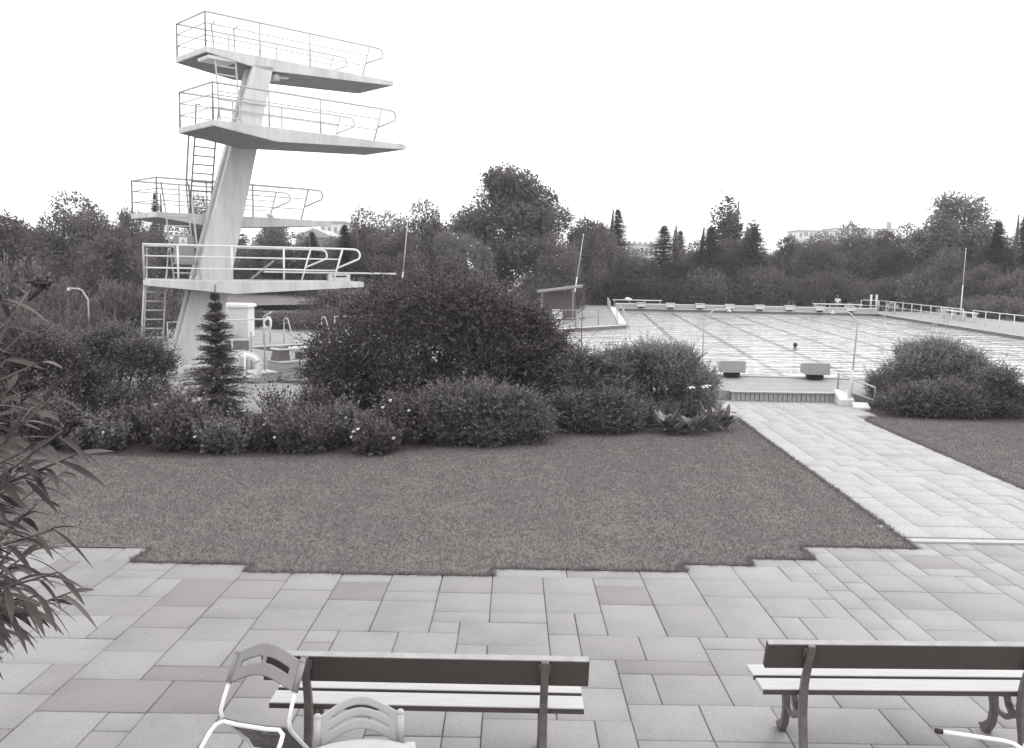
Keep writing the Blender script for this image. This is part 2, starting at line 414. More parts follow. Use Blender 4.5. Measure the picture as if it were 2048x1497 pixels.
m = MB(); m.prism([(*uv(U_NEAR - .35, V_L), DZT + .003), (*uv(U_NEAR - .35, V_R), DZT + .003), (*uv(U_NEAR + .03, V_R), DZT + .003), (*uv(U_NEAR + .03, V_L), DZT + .003)], (0, 0, .03))
tag(m.build('pool_coping', M_blockg), kind='structure')

# riser of the step up to the deck, faced with upright tiles
m = MB(); rng = random.Random(4)
for i in range(22):
    x0 = 6.12 + i * .13
    m.box((x0 + .06, 24.86, .105), (.112, .10, .235))
m.box((7.55, 24.83, DZT - .002), (2.95, .22, .028))
tag(m.build('deck_step', mat('riser_tile', .36, .6, var=.15, scale=20)), kind='structure')

# ---- patio and path: individual slabs laid on a half-slab grid over dark joints
HG, X0, Y0 = .26, -.165, 9.06
def edge_y(x):                                            # stepped edge between patio and lawn
    for lim, k in ((-4.05, 3), (-2.74, 1), (-.17, 0), (1.9, 1), (2.7, 2), (3.45, 3), (4.85, 5)):
        if x < lim: return Y0 + HG * k
    return 10.62
def lay(cells, sizes, rng, forced=()):
    """cover the set of (i, j) cells with rectangular slabs"""
    free = set(cells); outp = []
    for (i, j, w_, h_, t) in forced:
        c = {(i + p, j + q) for p in range(w_) for q in range(h_)}
        if c <= free: free -= c; outp.append((i, j, w_, h_, t))
    for (i, j) in sorted(cells, key=lambda c: (c[1], c[0])):
        if (i, j) not in free: continue
        ch = sizes[:]; rng.shuffle(ch)
        ch = sorted(ch, key=lambda s_: rng.random() / s_[2])
        for (w_, h_, p_) in ch + [(2, 1, 1), (1, 2, 1), (1, 1, 1)]:
            c = {(i + p, j + q) for p in range(w_) for q in range(h_)}
            if c <= free:
                free -= c; outp.append((i, j, w_, h_, None)); break
    return outp
def slabs(name, lst, zf, m_, seed, gap=.0075, ox=X0, oy=Y0, g=HG, clip=None):
    rng = np.random.default_rng(seed); V = []; Q = []; T = []
    for (i, j, w_, h_, t) in lst:
        x0, x1, y0, y1 = ox + i * g, ox + (i + w_) * g, oy + j * g, oy + (j + h_) * g
        e = gap * (.35 + .35 * rng.random(4)); x0 += e[0]; x1 -= e[1]; y0 += e[2]; y1 -= e[3]
        dz = rng.normal() * .0015; tl = rng.normal(size=2) * .002; k = len(V); b_ = .006
        for (zz, ins) in ((-.03, 0), (-b_, 0), (0, b_)):
            for (x, y, sx, sy) in ((x0, y0, 1, 1), (x1, y0, -1, 1), (x1, y1, -1, -1), (x0, y1, 1, -1)):
                V.append((x + sx * ins, y + sy * ins, zf(y) + zz + dz + tl[0] * (x - x0) + tl[1] * (y - y0)))
        for r in (0, 4):
            for q in range(4): Q.append((k + r + q, k + r + (q + 1) % 4, k + r + 4 + (q + 1) % 4, k + r + 4 + q))
        Q.append((k + 8, k + 9, k + 10, k + 11))
        tv = t if t is not None else np.clip(.60 + .05 * max(-2, min(4, x0)) + rng.normal() * .11 - (.28 if rng.random() < .04 else 0), 0, 1)  # light gradient put into the slab tone, brighter to the right; rest random
        T += [tv] * 9
    return tag(link_mesh(name, np_mesh(name, V, Q, T), m_), kind='structure')
PZ = lambda y: SL0 + SLK * y
cells = [(i, j) for i in range(-80, 92) for j in range(-44, 7) if Y0 + (j + 1) * HG <= edge_y(X0 + (i + .5) * HG) + .01]
SIZES = [(2, 2, 5), (2, 3, 3), (3, 2, 3), (2, 1, 1.2), (3, 3, 1), (1, 2, .7), (3, 1, .6), (2, 2, 4)]
forced = [(-6, -1, 2, 1, .75), (-6, -3, 2, 2, .12), (-4, -2, 2, 2, .55), (-2, -2, 2, 2, .45), (-4, -3, 2, 1, .6), (-2, -4, 2, 2, .6), (0, -2, 2, 2, .5), (0, -4, 2, 2, .62), (-4, -6, 2, 3, .55), (-6, -6, 2, 3, .52),
          (-2, -5, 2, 1, .6), (0, -5, 2, 1, .6), (4, -3, 2, 2, .2), (4, -6, 2, 3, .75), (6, -3, 2, 3, .65), (6, -6, 2, 3, .5), (8, -6, 2, 4, .7), (8, -2, 2, 2, .6), (-12, -12, 3, 2, .15), (-16, -9, 1, 2, .2), (18, 2, 2, 2, .35),
          (2, -2, 2, 2, .65), (4, -1, 2, 1, .7), (2, -4, 2, 2, .55), (2, -6, 1, 2, .5), (3, -6, 1, 2, .6)]
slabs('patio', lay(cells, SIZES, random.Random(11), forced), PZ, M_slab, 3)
sheet('patio_joints', [(-21, -2.5), (23.8, -2.5), (23.8, 11.2), (5.5, 11.0), (3.2, 10.0), (0, 9.0), (-21, 9.6)], lambda y: PZ(y) - .012, M_joint)
g2 = .268; px0, py0 = 5.0, 10.62
def path_l(y): return 4.82 + (y - 10.5) * .052
def path_r(y): return 8.10 + (y - 14.5) * .052 + (.5 if y > 21.9 else 0) if y > 12.5 else 8.0
pc = [(i, j) for i in range(-1, 17) for j in range(1, 55) if path_l(py0 + j * g2) - .12 < px0 + (i + .5) * g2 + (j * g2) * .052 < path_r(py0 + j * g2) + .1 and py0 + (j + 1) * g2 < 24.85]
pl = lay(pc, [(2, 2, 4), (3, 2, 3), (2, 1, 1.5), (3, 1, 1)], random.Random(5), [(6, 22, 3, 1, .0)])
po = slabs('path', pl, PZ, M_pslab, 9, gap=.008, ox=px0, oy=py0, g=g2)
for v in po.data.vertices: v.co.x += (v.co.y - py0) * .052      # the path runs very slightly askew to the patio
sheet('path_joints', [(4.86, 10.5), (9.4, 10.5), (9.4, 25), (5.7, 25)], lambda y: PZ(y) - .010, mat('path_joint', .18, .9, var=.2))
m = MB()
for i in range(8):
    x0 = 4.86 + i * .8; m.box((x0 + .4, 10.66, PZ(10.66) + .0), (.792, .12, .05))
tag(m.build('path_kerb', mat('kerb_stone', .38, .6, var=.08, scale=40)), kind='structure')

# ---- lawns: soil sheet + mown blades
def px_poly(pts): return [tuple(at_g(*p)[:2]) for p in pts]
back_l = px_poly([(1478, 838), (1440, 852), (1380, 858), (1300, 852), (1220, 850), (1150, 852), (1110, 862), (1070, 878), (1010, 888), (930, 895), (840, 902), (740, 907), (620, 911), (480, 915), (330, 915), (200, 910), (100, 905)]) + [(-11.5, 16.6), (-20, 16.4)]
front_l = [(-20, Y0 + 3 * HG)]
xs = [-4.05, -2.74, -.17, 1.9, 2.7, 3.45]; ks = [3, 1, 0, 1, 2, 3, 5]
for q, x in enumerate(xs): front_l += [(x, Y0 + HG * ks[q]), (x, Y0 + HG * ks[q + 1])]
front_l += [(4.84, Y0 + HG * 5), (5.05, 14.5), (5.25, 18.5)]
LAWN_L = front_l + back_l
LAWN_R = [(8.02, 13.4), (12, 11.6), (26, 11.6), (28, 19.8), (16.5, 20.5), (13, 21.0), (11.4, 21.3), (10, 21.5), (8.75, 21.8), (8.45, 21.2), (8.3, 18.6)]
sheet('lawn', LAWN_L, lambda y: PZ(y) + .004, M_lawn); sheet('lawn', LAWN_R, lambda y: PZ(y) + .004, M_lawn)
def inside(P, poly):
    x, y = P[:, 0], P[:, 1]; c = np.zeros(len(P), bool); n = len(poly)
    for i in range(n):
        (x1, y1), (x2, y2) = poly[i], poly[i - 1]
        c ^= ((y1 > y) != (y2 > y)) & (x < (x2 - x1) * (y - y1) / (y2 - y1 + 1e-12) + x1)
    return c
def turf(poly, n, seed):
    rng = np.random.default_rng(seed); q = np.array(poly); lo, hi = q.min(0), q.max(0)
    P = lo + (hi - lo) * rng.random((n, 2)); P = P[inside(P, poly)]
    P = P[np.abs(P[:, 0]) < P[:, 1] * .72 + .3]
    P = P + rng.normal(size=P.shape) * .03
    k = len(P); B = np.column_stack([P, SL0 + SLK * P[:, 1]])
    pat = np.sin(P[:, 0] * 1.9 + np.sin(P[:, 1] * 1.3) * 2) * np.sin(P[:, 1] * 2.3 + P[:, 0] * .7)
    fine = np.sin(P[:, 0] * 9 + np.sin(P[:, 1] * 7) * 2) * np.sin(P[:, 1] * 8 + P[:, 0] * 3)
    h = .026 * (.6 + .8 * rng.random(k)) * (1 + .25 * pat + .25 * fine); a = rng.random(k) * 2 * math.pi
    d = np.column_stack([np.cos(a), np.sin(a), np.zeros(k)]); wd = (.0045 + .004 * rng.random(k))
    t = np.column_stack([np.cos(a * 3 + 1), np.sin(a * 3 + 1), np.zeros(k)]) * (h * .9 * rng.random(k))[:, None]
    V = np.stack([B - d * wd[:, None], B + d * wd[:, None], B + t + np.array([0, 0, 1]) * h[:, None]], 1).reshape(-1, 3)
    return np_mesh('grass', V, np.arange(3 * k).reshape(-1, 3), np.clip(.5 + .34 * pat + .16 * fine + rng.normal(size=k) * .09, 0, 1))
def fringe(poly, seed):
    rng = np.random.default_rng(seed); V = []; P = np.array(poly)
    for i in range(len(P)):
        a, b = P[i], P[(i + 1) % len(P)]; L = np.linalg.norm(b - a)
        if min(a[0], b[0]) < -12: continue
        k = int(L * 420); t = rng.random(k); nrm = np.array([b[1] - a[1], a[0] - b[0]]) / (L + 1e-9)
        q = a + (b - a) * t[:, None] + nrm * (rng.normal(size=k) * .022 - .012 + .018 * np.sin(t * L * 9 + i) * np.sin(t * L * 23 + 2 * i))[:, None]
        c = np.column_stack([q, SL0 + SLK * q[:, 1]]); an = rng.random(k) * 6.283; h = .022 + .04 * rng.random(k) ** 2
        d = np.column_stack([np.cos(an), np.sin(an), np.zeros(k)]) * .005; tt = rng.normal(size=(k, 3)) * .02; tt[:, 2] = h
        V.append(np.stack([c - d, c + d, c + tt], 1).reshape(-1, 3))
    V = np.concatenate(V); n = len(V) // 3
    return np_mesh('grass', V, np.arange(3 * n).reshape(-1, 3), np.clip(.6 + .2 * rng.normal(size=n), 0, 1))
tag(link_mesh('grass', fringe(LAWN_L, 5), M_grass), 'ragged grass fringe hanging over the paving round the big lawn', 'grass', kind='stuff')
tag(link_mesh('grass', fringe(LAWN_R, 6), M_grass), 'ragged grass fringe round the small lawn right of the path', 'grass', kind='stuff')
tag(link_mesh('grass', turf(LAWN_L, 520000, 1), M_grass), 'short mown grass of the big lawn beyond the patio', 'grass', kind='stuff')
tag(link_mesh('grass', turf(LAWN_R, 330000, 2), M_grass), 'short mown grass of the small lawn right of the path', 'grass', kind='stuff')
# planting beds of dark soil
sheet('soil_bed', back_l + [(-20, 20.5), (-6.5, 19.4), (-1.6, 21.1), (2.0, 22.7), (5.4, 24.9), (5.75, 24.9), (5.6, 21.5)], lambda y: PZ(y) - .004, M_soil)
sheet('soil_bed', [(9.05, 21.7), (10, 21.5), (11.4, 21.3), (13, 21.0), (16.5, 20.5), (28, 19.8), (28, 23.2), (18, 23.2), (9.6, 24.7), (9.35, 24.7), (9.2, 22.8)], lambda y: PZ(y) - .004, M_soil)

# ------------------------------------------------------------------ the diving tower
def proj(p):
    d = np.array(p) - EYE; q = d @ fw
    return CX + F * (d @ RT) / q, CY - F * (d @ UP) / q
def a_for(b, z, px):                                       # position along the boards' direction seen in photo column px
    lo, hi = 5.0, 25.0
    for _ in range(50):
        mid = (lo + hi) / 2
        if proj(ab(mid, b, z))[0] < px: lo = mid
        else: hi = mid
    return lo
tower = thing('diving_tower', 'tall white concrete diving tower with a leaning column and four railed platforms', 'diving tower', tuple(ab(11.5, 27.05, DZT)))
BN, BF = 26.8, 27.35                                       # near and far face of the column
def col_at(z):
    t = (z - .3) / 9.3; return 10.93 + (13.71 - 10.93) * t, 12.22 + (14.39 - 12.22) * t
def column(z0, z1):
    def ring(z):
        l, r = col_at(z)
        return [ab(l, BN, z), ab(r, BN, z), ab(r, BF, z), ab(l, BF, z), ab(l, BF - .17, z), ab(l + .09, BF - .17, z), ab(l + .09, BN + .14, z), ab(l, BN + .14, z)]
    m = MB(); zs = np.linspace(z0, z1, 10); R_ = [ring(z) for z in zs]; n = 8
    V = [q for r in R_ for q in r]; fs = [(i * n + k, i * n + (k + 1) % n, (i + 1) * n + (k + 1) % n, (i + 1) * n + k) for i in range(9) for k in range(n)]
    return m.raw(V, fs + [tuple(range(n))[::-1], tuple(range(9 * n, 10 * n))])
column(DZT - .3, 9.72).build('column', M_conc, tower)
m = MB(); m.box(ab(11.6, 27.05, DZT + .1), (2.4, 1.6, .24), (DA, DB, DZ)); m.build('plinth', M_conc, tower, bevel=.03)

def guard(a0, L, b, z, posts, r=.022, hh=1.02, mids=(.36, .70), loop=.62, mb=None):
    """railing along a platform side: posts, rails and the rounded, drawn-back front end"""
    m = mb or MB(); sl_a = a0 + L * posts[-1]
    top = [ab(a0, b, z + hh), ab(sl_a + .05, b, z + hh), ab(sl_a + loop * .62, b, z + hh - .01)]
    c = ab(sl_a + loop * .62, b, z + hh - .19)
    top += arc(c, DA, DZ, .18, math.pi * .42, -math.pi * .22, 7)
    back = ab(sl_a - .13, b, z + hh * .42)
    m.tube(top + [back], r)
    m.tube([ab(sl_a - .27, b, z), ab(sl_a + .02, b, z + hh)], r)                 # slanted last post
    for f in posts[:-1]: m.tube([ab(a0 + L * f, b, z - .02), ab(a0 + L * f, b, z + hh)], r)
    for q in mids: m.tube([ab(a0, b, z + hh * q), ab(sl_a - .27 + .29 * q, b, z + hh * q)], r * .62)
    return m
def cross_rail(a, b0, b1, z, r=.022, hh=1.02, mids=(.36, .70), mb=None):
    m = mb
    m.tube([ab(a, b0, z + hh), ab(a, b1, z + hh)], r)
    for q in mids: m.tube([ab(a, b0, z + hh * q), ab(a, b1, z + hh * q)], r * .62)
    for b in (b0, b1): m.tube([ab(a, b, z - .02), ab(a, b, z + hh)], r)
A3 = math.radians(68); DA3 = np.array([math.sin(A3), math.cos(A3), 0]); DB3 = np.array([-math.cos(A3), math.sin(A3), 0])
def f3(o, da, db): return lambda a, b, z: np.array([*o, 0.]) + da * a + db * b + DZ * z
O3 = (-10.7, 26.1); Z3 = 3.03
p3 = f3(O3, DA3, DB3)
# name, frame, direction, cross direction, a0, b0, top, apex, length, width
PLAT = [('top', ab, DA, DB, 12.2, 26.8, 10.0, 14.1, 6.85, 2.2), ('second', ab, DA, DB, 11.3, 24.45, 7.5, 13.24, 6.6, 2.34), ('third', ab, DA, DB, 10.82, 27.36, 5.05, 12.7, 6.05, 2.1), ('lowest', p3, DA3, DB3, 0, 0, Z3, 2.55, 6.45, 2.4)]
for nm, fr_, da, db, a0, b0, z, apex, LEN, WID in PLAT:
    th0, thm = .16, .40
    ab_ = ab; ab = fr_; DA_, DA = DA, da
    m = MB(); prof = [(a0, z), (a0 + LEN, z), (a0 + LEN, z - th0), (apex, z - thm), (a0, z - th0)]
    m.prism([ab(a, b0, zz) for a, zz in prof], db * WID)
    pf = m.build('platform', M_conc, tower, bevel=.012)
    sf = MB(); k_ = .05                                    # soffit sheet just proud of the slab; underside shade put into its dark colour
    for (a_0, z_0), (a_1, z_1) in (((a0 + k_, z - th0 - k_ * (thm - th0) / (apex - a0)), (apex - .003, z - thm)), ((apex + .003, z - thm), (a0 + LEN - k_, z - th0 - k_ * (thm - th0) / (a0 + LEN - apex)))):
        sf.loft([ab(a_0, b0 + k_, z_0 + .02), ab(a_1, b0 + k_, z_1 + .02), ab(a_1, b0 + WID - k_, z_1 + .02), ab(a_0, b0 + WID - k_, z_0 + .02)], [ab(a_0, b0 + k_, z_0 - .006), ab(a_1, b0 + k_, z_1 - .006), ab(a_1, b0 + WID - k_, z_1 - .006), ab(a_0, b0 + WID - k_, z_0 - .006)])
    sf.build('soffit', mat('shaded_concrete', .24, .85, var=.18, scale=30, stain=.2, bump=.3), pf)
    if nm == 'top':                                        # hatch frame under the top platform where the ladder comes through
        h = MB(); h.box(ab(12.75, b0 + .42, z - .27), (.9, .75, .10), (DA, db, DZ)); h.build('hatch', M_white, pf)
        h = MB(); h.tube([ab(14.62, b0 + .25, z - .42), ab(14.62, b0 + .25, z - .62)], .14, 12).tube([ab(14.6, b0 + .3, z - .5), ab(15.1, b0 + .3, z - .45)], .05)
        h.build('floodlight', M_metal, pf)
    mids = (.34, .68); rr_ = .030
    posts = [0, .27, .54, .89] if nm != 'lowest' else [0, .16, .42, .68, .985]
    Lr = LEN - (.28 if nm != 'lowest' else .62)
    m = guard(a0 + .03, Lr, b0 + .06, z, posts, mids=mids, r=rr_)
    guard(a0 + .03, Lr - .15 if nm != 'lowest' else Lr - .6, b0 + WID - .06, z, posts if nm != 'lowest' else [0, .5, .98], mids=mids, r=rr_, mb=m)
    cross_rail(a0 + .03, b0 + .06, b0 + WID - .06, z, mids=mids, r=rr_, mb=m)
    m.build('guard_rail', M_metal if nm != 'lowest' else M_wmetal, pf)
    ab = ab_; DA = DA_
def ladder(base, top, width_dir, w_, n, over=.9, r=.022, m_=None, hand=True):
    base, top, wd = np.array(base), np.array(top), np.array(width_dir) * w_ / 2
    d = (top - base); L = np.linalg.norm(d); d = d / L; up = top + d * over
    fwd = np.cross(width_dir, d); m = MB()
    for s in (-1, 1):
        m.tube([base + wd * s, top + wd * s, up + wd * s * 1.1] + [up + wd * s * 1.1 + fwd * .25], r)
    m_ = m_ or M_metal
    o = m.build('ladder', m_, tower)
    for i in range(n):
        c = base + d * L * (i + .7) / n
        MB().tube([c - wd, c + wd], r * .8).build('rung', m_, o)
    return o
b_ = 26.45; a1 = a_for(b_, 7.5, 463); ladder(ab(a1, b_, 7.5), ab(a_for(26.95, 9.85, 450), 26.95, 9.85), DA, .66, 9, r=.026, m_=M_metal)
ladder(ab(a_for(27.5, 5.05, 400), 27.5, 5.05), ab(a_for(27.1, 7.4, 411), 27.1, 7.4), DA, .66, 9, r=.026, m_=M_metal_d)
def pt(px, d, z): return np.array([X(px, d, proj((0, d, z))[1]), d, z])
ladder(pt(371, 27.6, Z3), pt(355, 27.45, 5.0), np.array([.93, .37, 0]), .64, 7, r=.026, m_=M_metal)
ladder(pt(304, 27.3, DZT), pt(313, 27.3, 3.0), np.array([.93, .37, 0]), .55, 10, over=.95, r=.026, m_=M_metal)
# blocking panel with its notice hung on the ladder to the third platform
pc_ = pt(368, 27.45, 3.92); ua = np.array([.93, .37, 0]); un = np.array([.36, -.9, .12]); un /= np.linalg.norm(un); uu = np.cross(un, ua); uu /= np.linalg.norm(uu); uu *= np.sign(uu[2])
pn = MB().box(pc_ + un * .06, (.58, .84, .03), (ua, uu, un)).build('blocking_panel', M_metal_d, tower)
sg_ = MB().box(pc_ + un * .085 + uu * .27 - ua * .02, (.23, .21, .012), (ua, uu, un)).build('notice', M_white, pn)
mm = MB()
mm.raw([pc_ + un * .094 + uu * (.28 + y_) - ua * (.02 - x_) for x_, y_ in ((-.05, -.045), (.05, -.045), (.0, .055))], [(0, 1, 2)])
mm.box(pc_ + un * .094 + uu * .205 - ua * .02, (.15, .016, .003), (ua, uu, un)); mm.build('pictogram', M_metal_d, sg_)
# drain pipe and handrails beside the ladders
m = MB(); m.tube([pt(378, 27.0, 7.36), pt(373, 27.2, 5.95), pt(378, 27.3, 5.8), pt(382, 27.5, 5.05)], .03).build('handrail', M_metal_d, tower)
m = MB(); m.tube([pt(384, 27.4, 5.45), pt(390, 27.4, 4.6), pt(402, 27.5, 3.0)], .03).build('handrail', M_metal, tower)
m = MB(); m.tube([pt(279, 26.6, DZT), p3(.04, .1, 3.0)], .028).build('support_post', M_metal, tower)
# springboard standing on the lowest platform
q0_, q1_s = pt(527, 28.35, Z3 + .27), pt(790, 29.6, Z3 + .27); d_ = q1_s - q0_; Ls = np.linalg.norm(d_); d_ /= Ls; c_ = np.array([-d_[1], d_[0], 0])
spb = MB().box((q0_ + q1_s) / 2, (Ls, .5, .045), (d_, c_, DZ)).build('springboard', M_white, tower)
bx_ = q0_ + d_ * (Ls * .56); bx_[2] = Z3 + .12
st = MB().box(bx_, (.68, .5, .23), (d_, c_, DZ)).build('fulcrum_box', M_conc, spb)
MB().box(bx_ - c_ * .255 + DZ * .04, (.44, .012, .045), (d_, c_, DZ)).build('slot', M_blk, st)
p0, p1 = pt(502, 28.2, Z3 + .04), pt(548, 28.5, Z3 + .62)
m = MB(); d_ = (p1 - p0) / np.linalg.norm(p1 - p0); m.box((p0 + p1) / 2, (np.linalg.norm(p1 - p0), .5, .05), (d_, c_, np.cross(d_, c_))); m.build('step_board', M_metal_d, tower)

# ------------------------------------------------------------------ around the pools
def shower(px, py_b, d, z0, top_z, side, arm, label, thick=1.0, lean=0.0):
    x = X(px, d, py_b); base = np.array([x, d, z0]); t = thing('shower_post', label, 'shower', tuple(base), 'bent pipe showers')
    j = base + np.array([lean, 0, .95]); k = np.array([x + lean * 2.2, d, top_z - .32])
    MB().tube([base, base + (j - base) * .75, j], .05, 10, rs=[.06 * thick, .05 * thick, .026 * thick]).build('pedestal', M_white if thick == 1 else M_metal, t)
    e = k + np.array([side * arm * .38, 0, .30]); f = e + np.array([side * arm * .62, 0, .02])
    MB().tube([j - np.array([0, 0, .02]), k, k + np.array([side * .04, 0, .06]), e - np.array([side * .05, 0, .03]), e + np.array([side * .06, 0, .012]), f], .021 * thick, 10).build('bent_pipe', M_metal, t)
    MB().tube([f - np.array([side * .03, 0, 0]), f - np.array([side * .03, 0, .07])], .05, 10, rs=[.03, .06]).build('shower_head', M_white, t)
    MB().box(base + np.array([0, 0, .02]), (.28, .28, .05)).build('base_plate', M_blockg, t)
shower(1698, 800, 24.3, gz(24.3), 2.55, -1, .72, 'white bent-pipe shower rising beside the stone blocks and handrail at the step', 1.0, .05)
shower(1403, 760, 24.3, gz(24.3), 2.55, 1, .70, 'bent-pipe shower behind the broad hedge left of the path, dark lower stem', .8)
shower(180, 700, 27.0, DZT, 2.72, -1, .6, 'white bent-pipe shower among the dark shrubs at the far left', 1.15)
shower(449, 690, 30.5, DZT, 2.78, 1, .7, 'bent-pipe shower standing behind the small spruce beside the tower column')

# stone blocks and handrail at the step
def stone(px, py, sx, sy, h, rot, label):
    p = at_g(px, py); t = MB(); ca, sa = math.cos(rot), math.sin(rot)
    ax = ((ca, sa, 0), (-sa, ca, 0), (0, 0, 1)); h1 = np.array([ca, sa, 0]) * sx / 2; h2 = np.array([-sa, ca, 0]) * sy / 2
    lo = [p - h1 - h2, p + h1 - h2, p + h1 + h2, p - h1 + h2]
    up = [lo[0] + DZ * h * .45, lo[1] + DZ * h * .45, lo[2] + DZ * h, lo[3] + DZ * h]
    t.loft([q - DZ * .1 for q in lo], up)
    return tag(t.build('stone_block', M_white, origin=tuple(p), bevel=.02), label, 'stone block')
stone(1687, 808, .40, .72, .36, -.12, 'white sloped stone block at the end of the deck step')
stone(1722, 817, .40, .50, .13, -.2, 'low white stone block at the foot of the handrail beside the path')
hp = [at_g(1748, 816), at_y(1676, 770, 24.95)]; hp[1][2] = DZT
m_t = thing('handrail', 'short sloping two-bar handrail beside the deck step', 'handrail', tuple(hp[0]))
m = MB(); m.tube([hp[0], hp[0] + DZ * .54], .024); m.build('post', M_metal_d, m_t); m = MB(); m.tube([hp[1], hp[1] + DZ * .54], .024); m.build('post', M_metal_d, m_t)
m = MB(); m.tube([hp[0] + DZ * .54, hp[1] + DZ * .54], .026); m.build('rail', M_metal, m_t)
m = MB(); m.tube([hp[0] + DZ * .2, hp[1] + DZ * .15], .02); m.build('rail', M_metal, m_t)

# starting blocks
def start_block(u, v, z, sgn, label, group):
    x, y = uv(u, v); t = thing('starting_block', label, 'starting block', (x, y, z), group)
    fu = np.array([PU[0], PU[1], 0]) * sgn; fv = np.array([PV[0], PV[1], 0]); o = np.array([x, y, z])
    MB().box(o + DZ * .07, (.48, .30, .14), (fv, fu, DZ)).build('foot', M_dark, t)
    m = MB(); W, D = .37, .36
    lo = [o + fv * a * W + fu * b * D + DZ * .15 for a, b in ((-1, -1), (1, -1), (1, 1), (-1, 1))]
    up = [o + fv * a * W + fu * b * D + DZ * (.52 if b < 0 else .42) for a, b in ((-1, -1), (1, -1), (1, 1), (-1, 1))]
    m.loft(lo, up); m.build('block', M_blockg if sgn > 0 else M_white, t, bevel=.015)
    if sgn < 0: MB().box(o + DZ * .5 + fu * .06, (.80, .56, .05), (fv, fu, DZ)).build('tread', M_white, t)
for k, lb in ((0, 'grey starting block on the near pool edge beside the hedge, left of the two'), (1, 'grey starting block on the near pool edge, right of the two at the path')):
    start_block(U_NEAR - .5, 4.54 + 2.56 * k, DZT + .03, 1, lb, 'starting blocks at the near edge')
nth = ['leftmost', 'second from left', 'third from left', 'fourth from left', 'fourth from right', 'third from right', 'second from right', 'rightmost']
for k in range(8):
    start_block(U_FAR + .10, LV0 + LSP * k, DZT - .03, -1, 'small pale starting block on the far pool wall, %s of eight' % nth[k], 'starting blocks on the far wall')

def rail_run(name, pts, label, cat='railing', h=.95, step=2.0, r=.028, m_=None, mids=(.5,), group=None, rt=None):
    P = [np.array(p, float) for p in pts]; t = thing(name, label, cat, tuple(P[0]), group); m_ = m_ or M_metal
    top = MB().tube([p + DZ * h for p in P], r)
    for q in mids: top.tube([p + DZ * h * q for p in P], r * .8)
    top.build('rail', m_, t)
    for i in range(len(P) - 1):
        L = np.linalg.norm(P[i + 1] - P[i]); n = max(1, round(L / step))
        for k in range(n + (1 if i == len(P) - 2 else 0)):
            q = P[i] + (P[i + 1] - P[i]) * k / n; MB().tube([q, q + DZ * h], r).build('post', m_, t)
    return t
R3 = lambda u, v, z=DZT: (*uv(u, v), z)
rail_run('guard_rail', [R3(84.0, 26.1), R3(70.0, 26.3), R3(66.0, 26.3)], 'pale railing along the far right pool deck up to the tall thin pole', h=.95, m_=M_wmetal)
rail_run('guard_rail', [R3(64.4, 26.3), R3(42, 26.3)], 'pale railing on the right pool deck in front of the long bench', h=.95, m_=M_wmetal)
rail_run('guard_rail', [R3(84.3, 24.6), R3(84.3, 26.1)], 'short pale railing at the far right corner of the pool', h=.95, step=1.5, m_=M_wmetal)
E1 = np.array([6.97, 55.1]); E0 = ab(16.5, 33.6, 0)[:2]; ed = (E1 - E0) / np.linalg.norm(E1 - E0); en = np.array([-ed[1], ed[0]])
def edge(s, off=.5, z=DZT): q = E0 + ed * s + en * off; return (float(q[0]), float(q[1]), z)
EL = np.linalg.norm(E1 - E0)
rail_run('guard_rail', [edge(EL - 2.2), edge(EL - 6.5)], 'thin railing on the pier deck near the pool corner', h=.95, m_=M_metal_d)
rail_run('guard_rail', [edge(EL - 9.0, 1.6), edge(EL - 13.5, 1.6)], 'pale railing beside the shelter, half hidden by the big dark bush', h=.95, m_=M_wmetal, mids=(.5, .75))
rail_run('guard_rail', [edge(-2.6, .9), edge(1.9, .9)], 'grey two-bar railing on the deck behind the lifebuoy', h=1.0, m_=M_metal, mids=(.18,))
rail_run('guard_rail', [edge(5.2, .9), edge(10.5, .9)], 'grey railing running behind the big dark bush from the pool ladder', h=1.0, m_=M_metal, mids=(.25,))
# pool ladders with hooped handrails
def pool_ladder(c, out, side, label, hh=1.05, w_=.6, m_=None):
    c = np.array(c, float); out = np.array([*out, 0.]); side = np.array([*side, 0.]); t = thing('pool_ladder', label, 'pool ladder', tuple(c), 'pool ladders')
    for s in (-1, 1):
        o = c + side * s * w_ / 2
        pts = [o - out * .55, o - out * .55 + DZ * (hh - .17)] + arc(o - out * .38 + DZ * (hh - .17), -out, DZ, .17, 0, math.pi * .85, 7) + [o + out * .16 + DZ * .1, o + out * .2 - DZ * 1.0]
        MB().tube(pts, .026).build('handrail', m_ or M_metal, t)
    for z in (-.15, -.4, -.65): MB().box(c + out * .2 + DZ * z, (w_, .1, .03), (side, out, DZ)).build('step', m_ or M_metal, t)
pool_ladder(edge(3.3, 0), -en, ed, 'hooped pool ladder between two railings across the diving pool', w_=1.9)
pool_ladder((*uv(57.5, V_L), DZT), PV, PU, 'pool ladder with sloping rail at the corner of the pier', w_=3.0)
pool_ladder((*uv(66.0, V_R), DZT), -PV, PU, 'pool ladder on the right pool edge at the gap in the railing')
pool_ladder((*uv(77.0, V_R), DZT), -PV, PU, 'pool ladder near the far right corner of the pool')
rail_run('guard_rail', [R3(U_FAR + 1.0, V_L - .7, DZT), R3(70, V_L - .7, DZT)], 'thin railing along the left pool edge at the far corner', h=.85, m_=M_metal, step=4)
for px, lb in ((1741, 'white post by the far pool corner, left of the pair'), (1752, 'white post by the far pool corner, right of the pair')):
    p = at_y(px, 618, 82.5); tag(MB().tube([(p[0], 82.5, DZT), (p[0], 82.5, DZT + 1.45)], .1, 8).build('post', M_white, origin=(p[0], 82.5, DZT)), lb, 'post', 'white posts at the far corner')

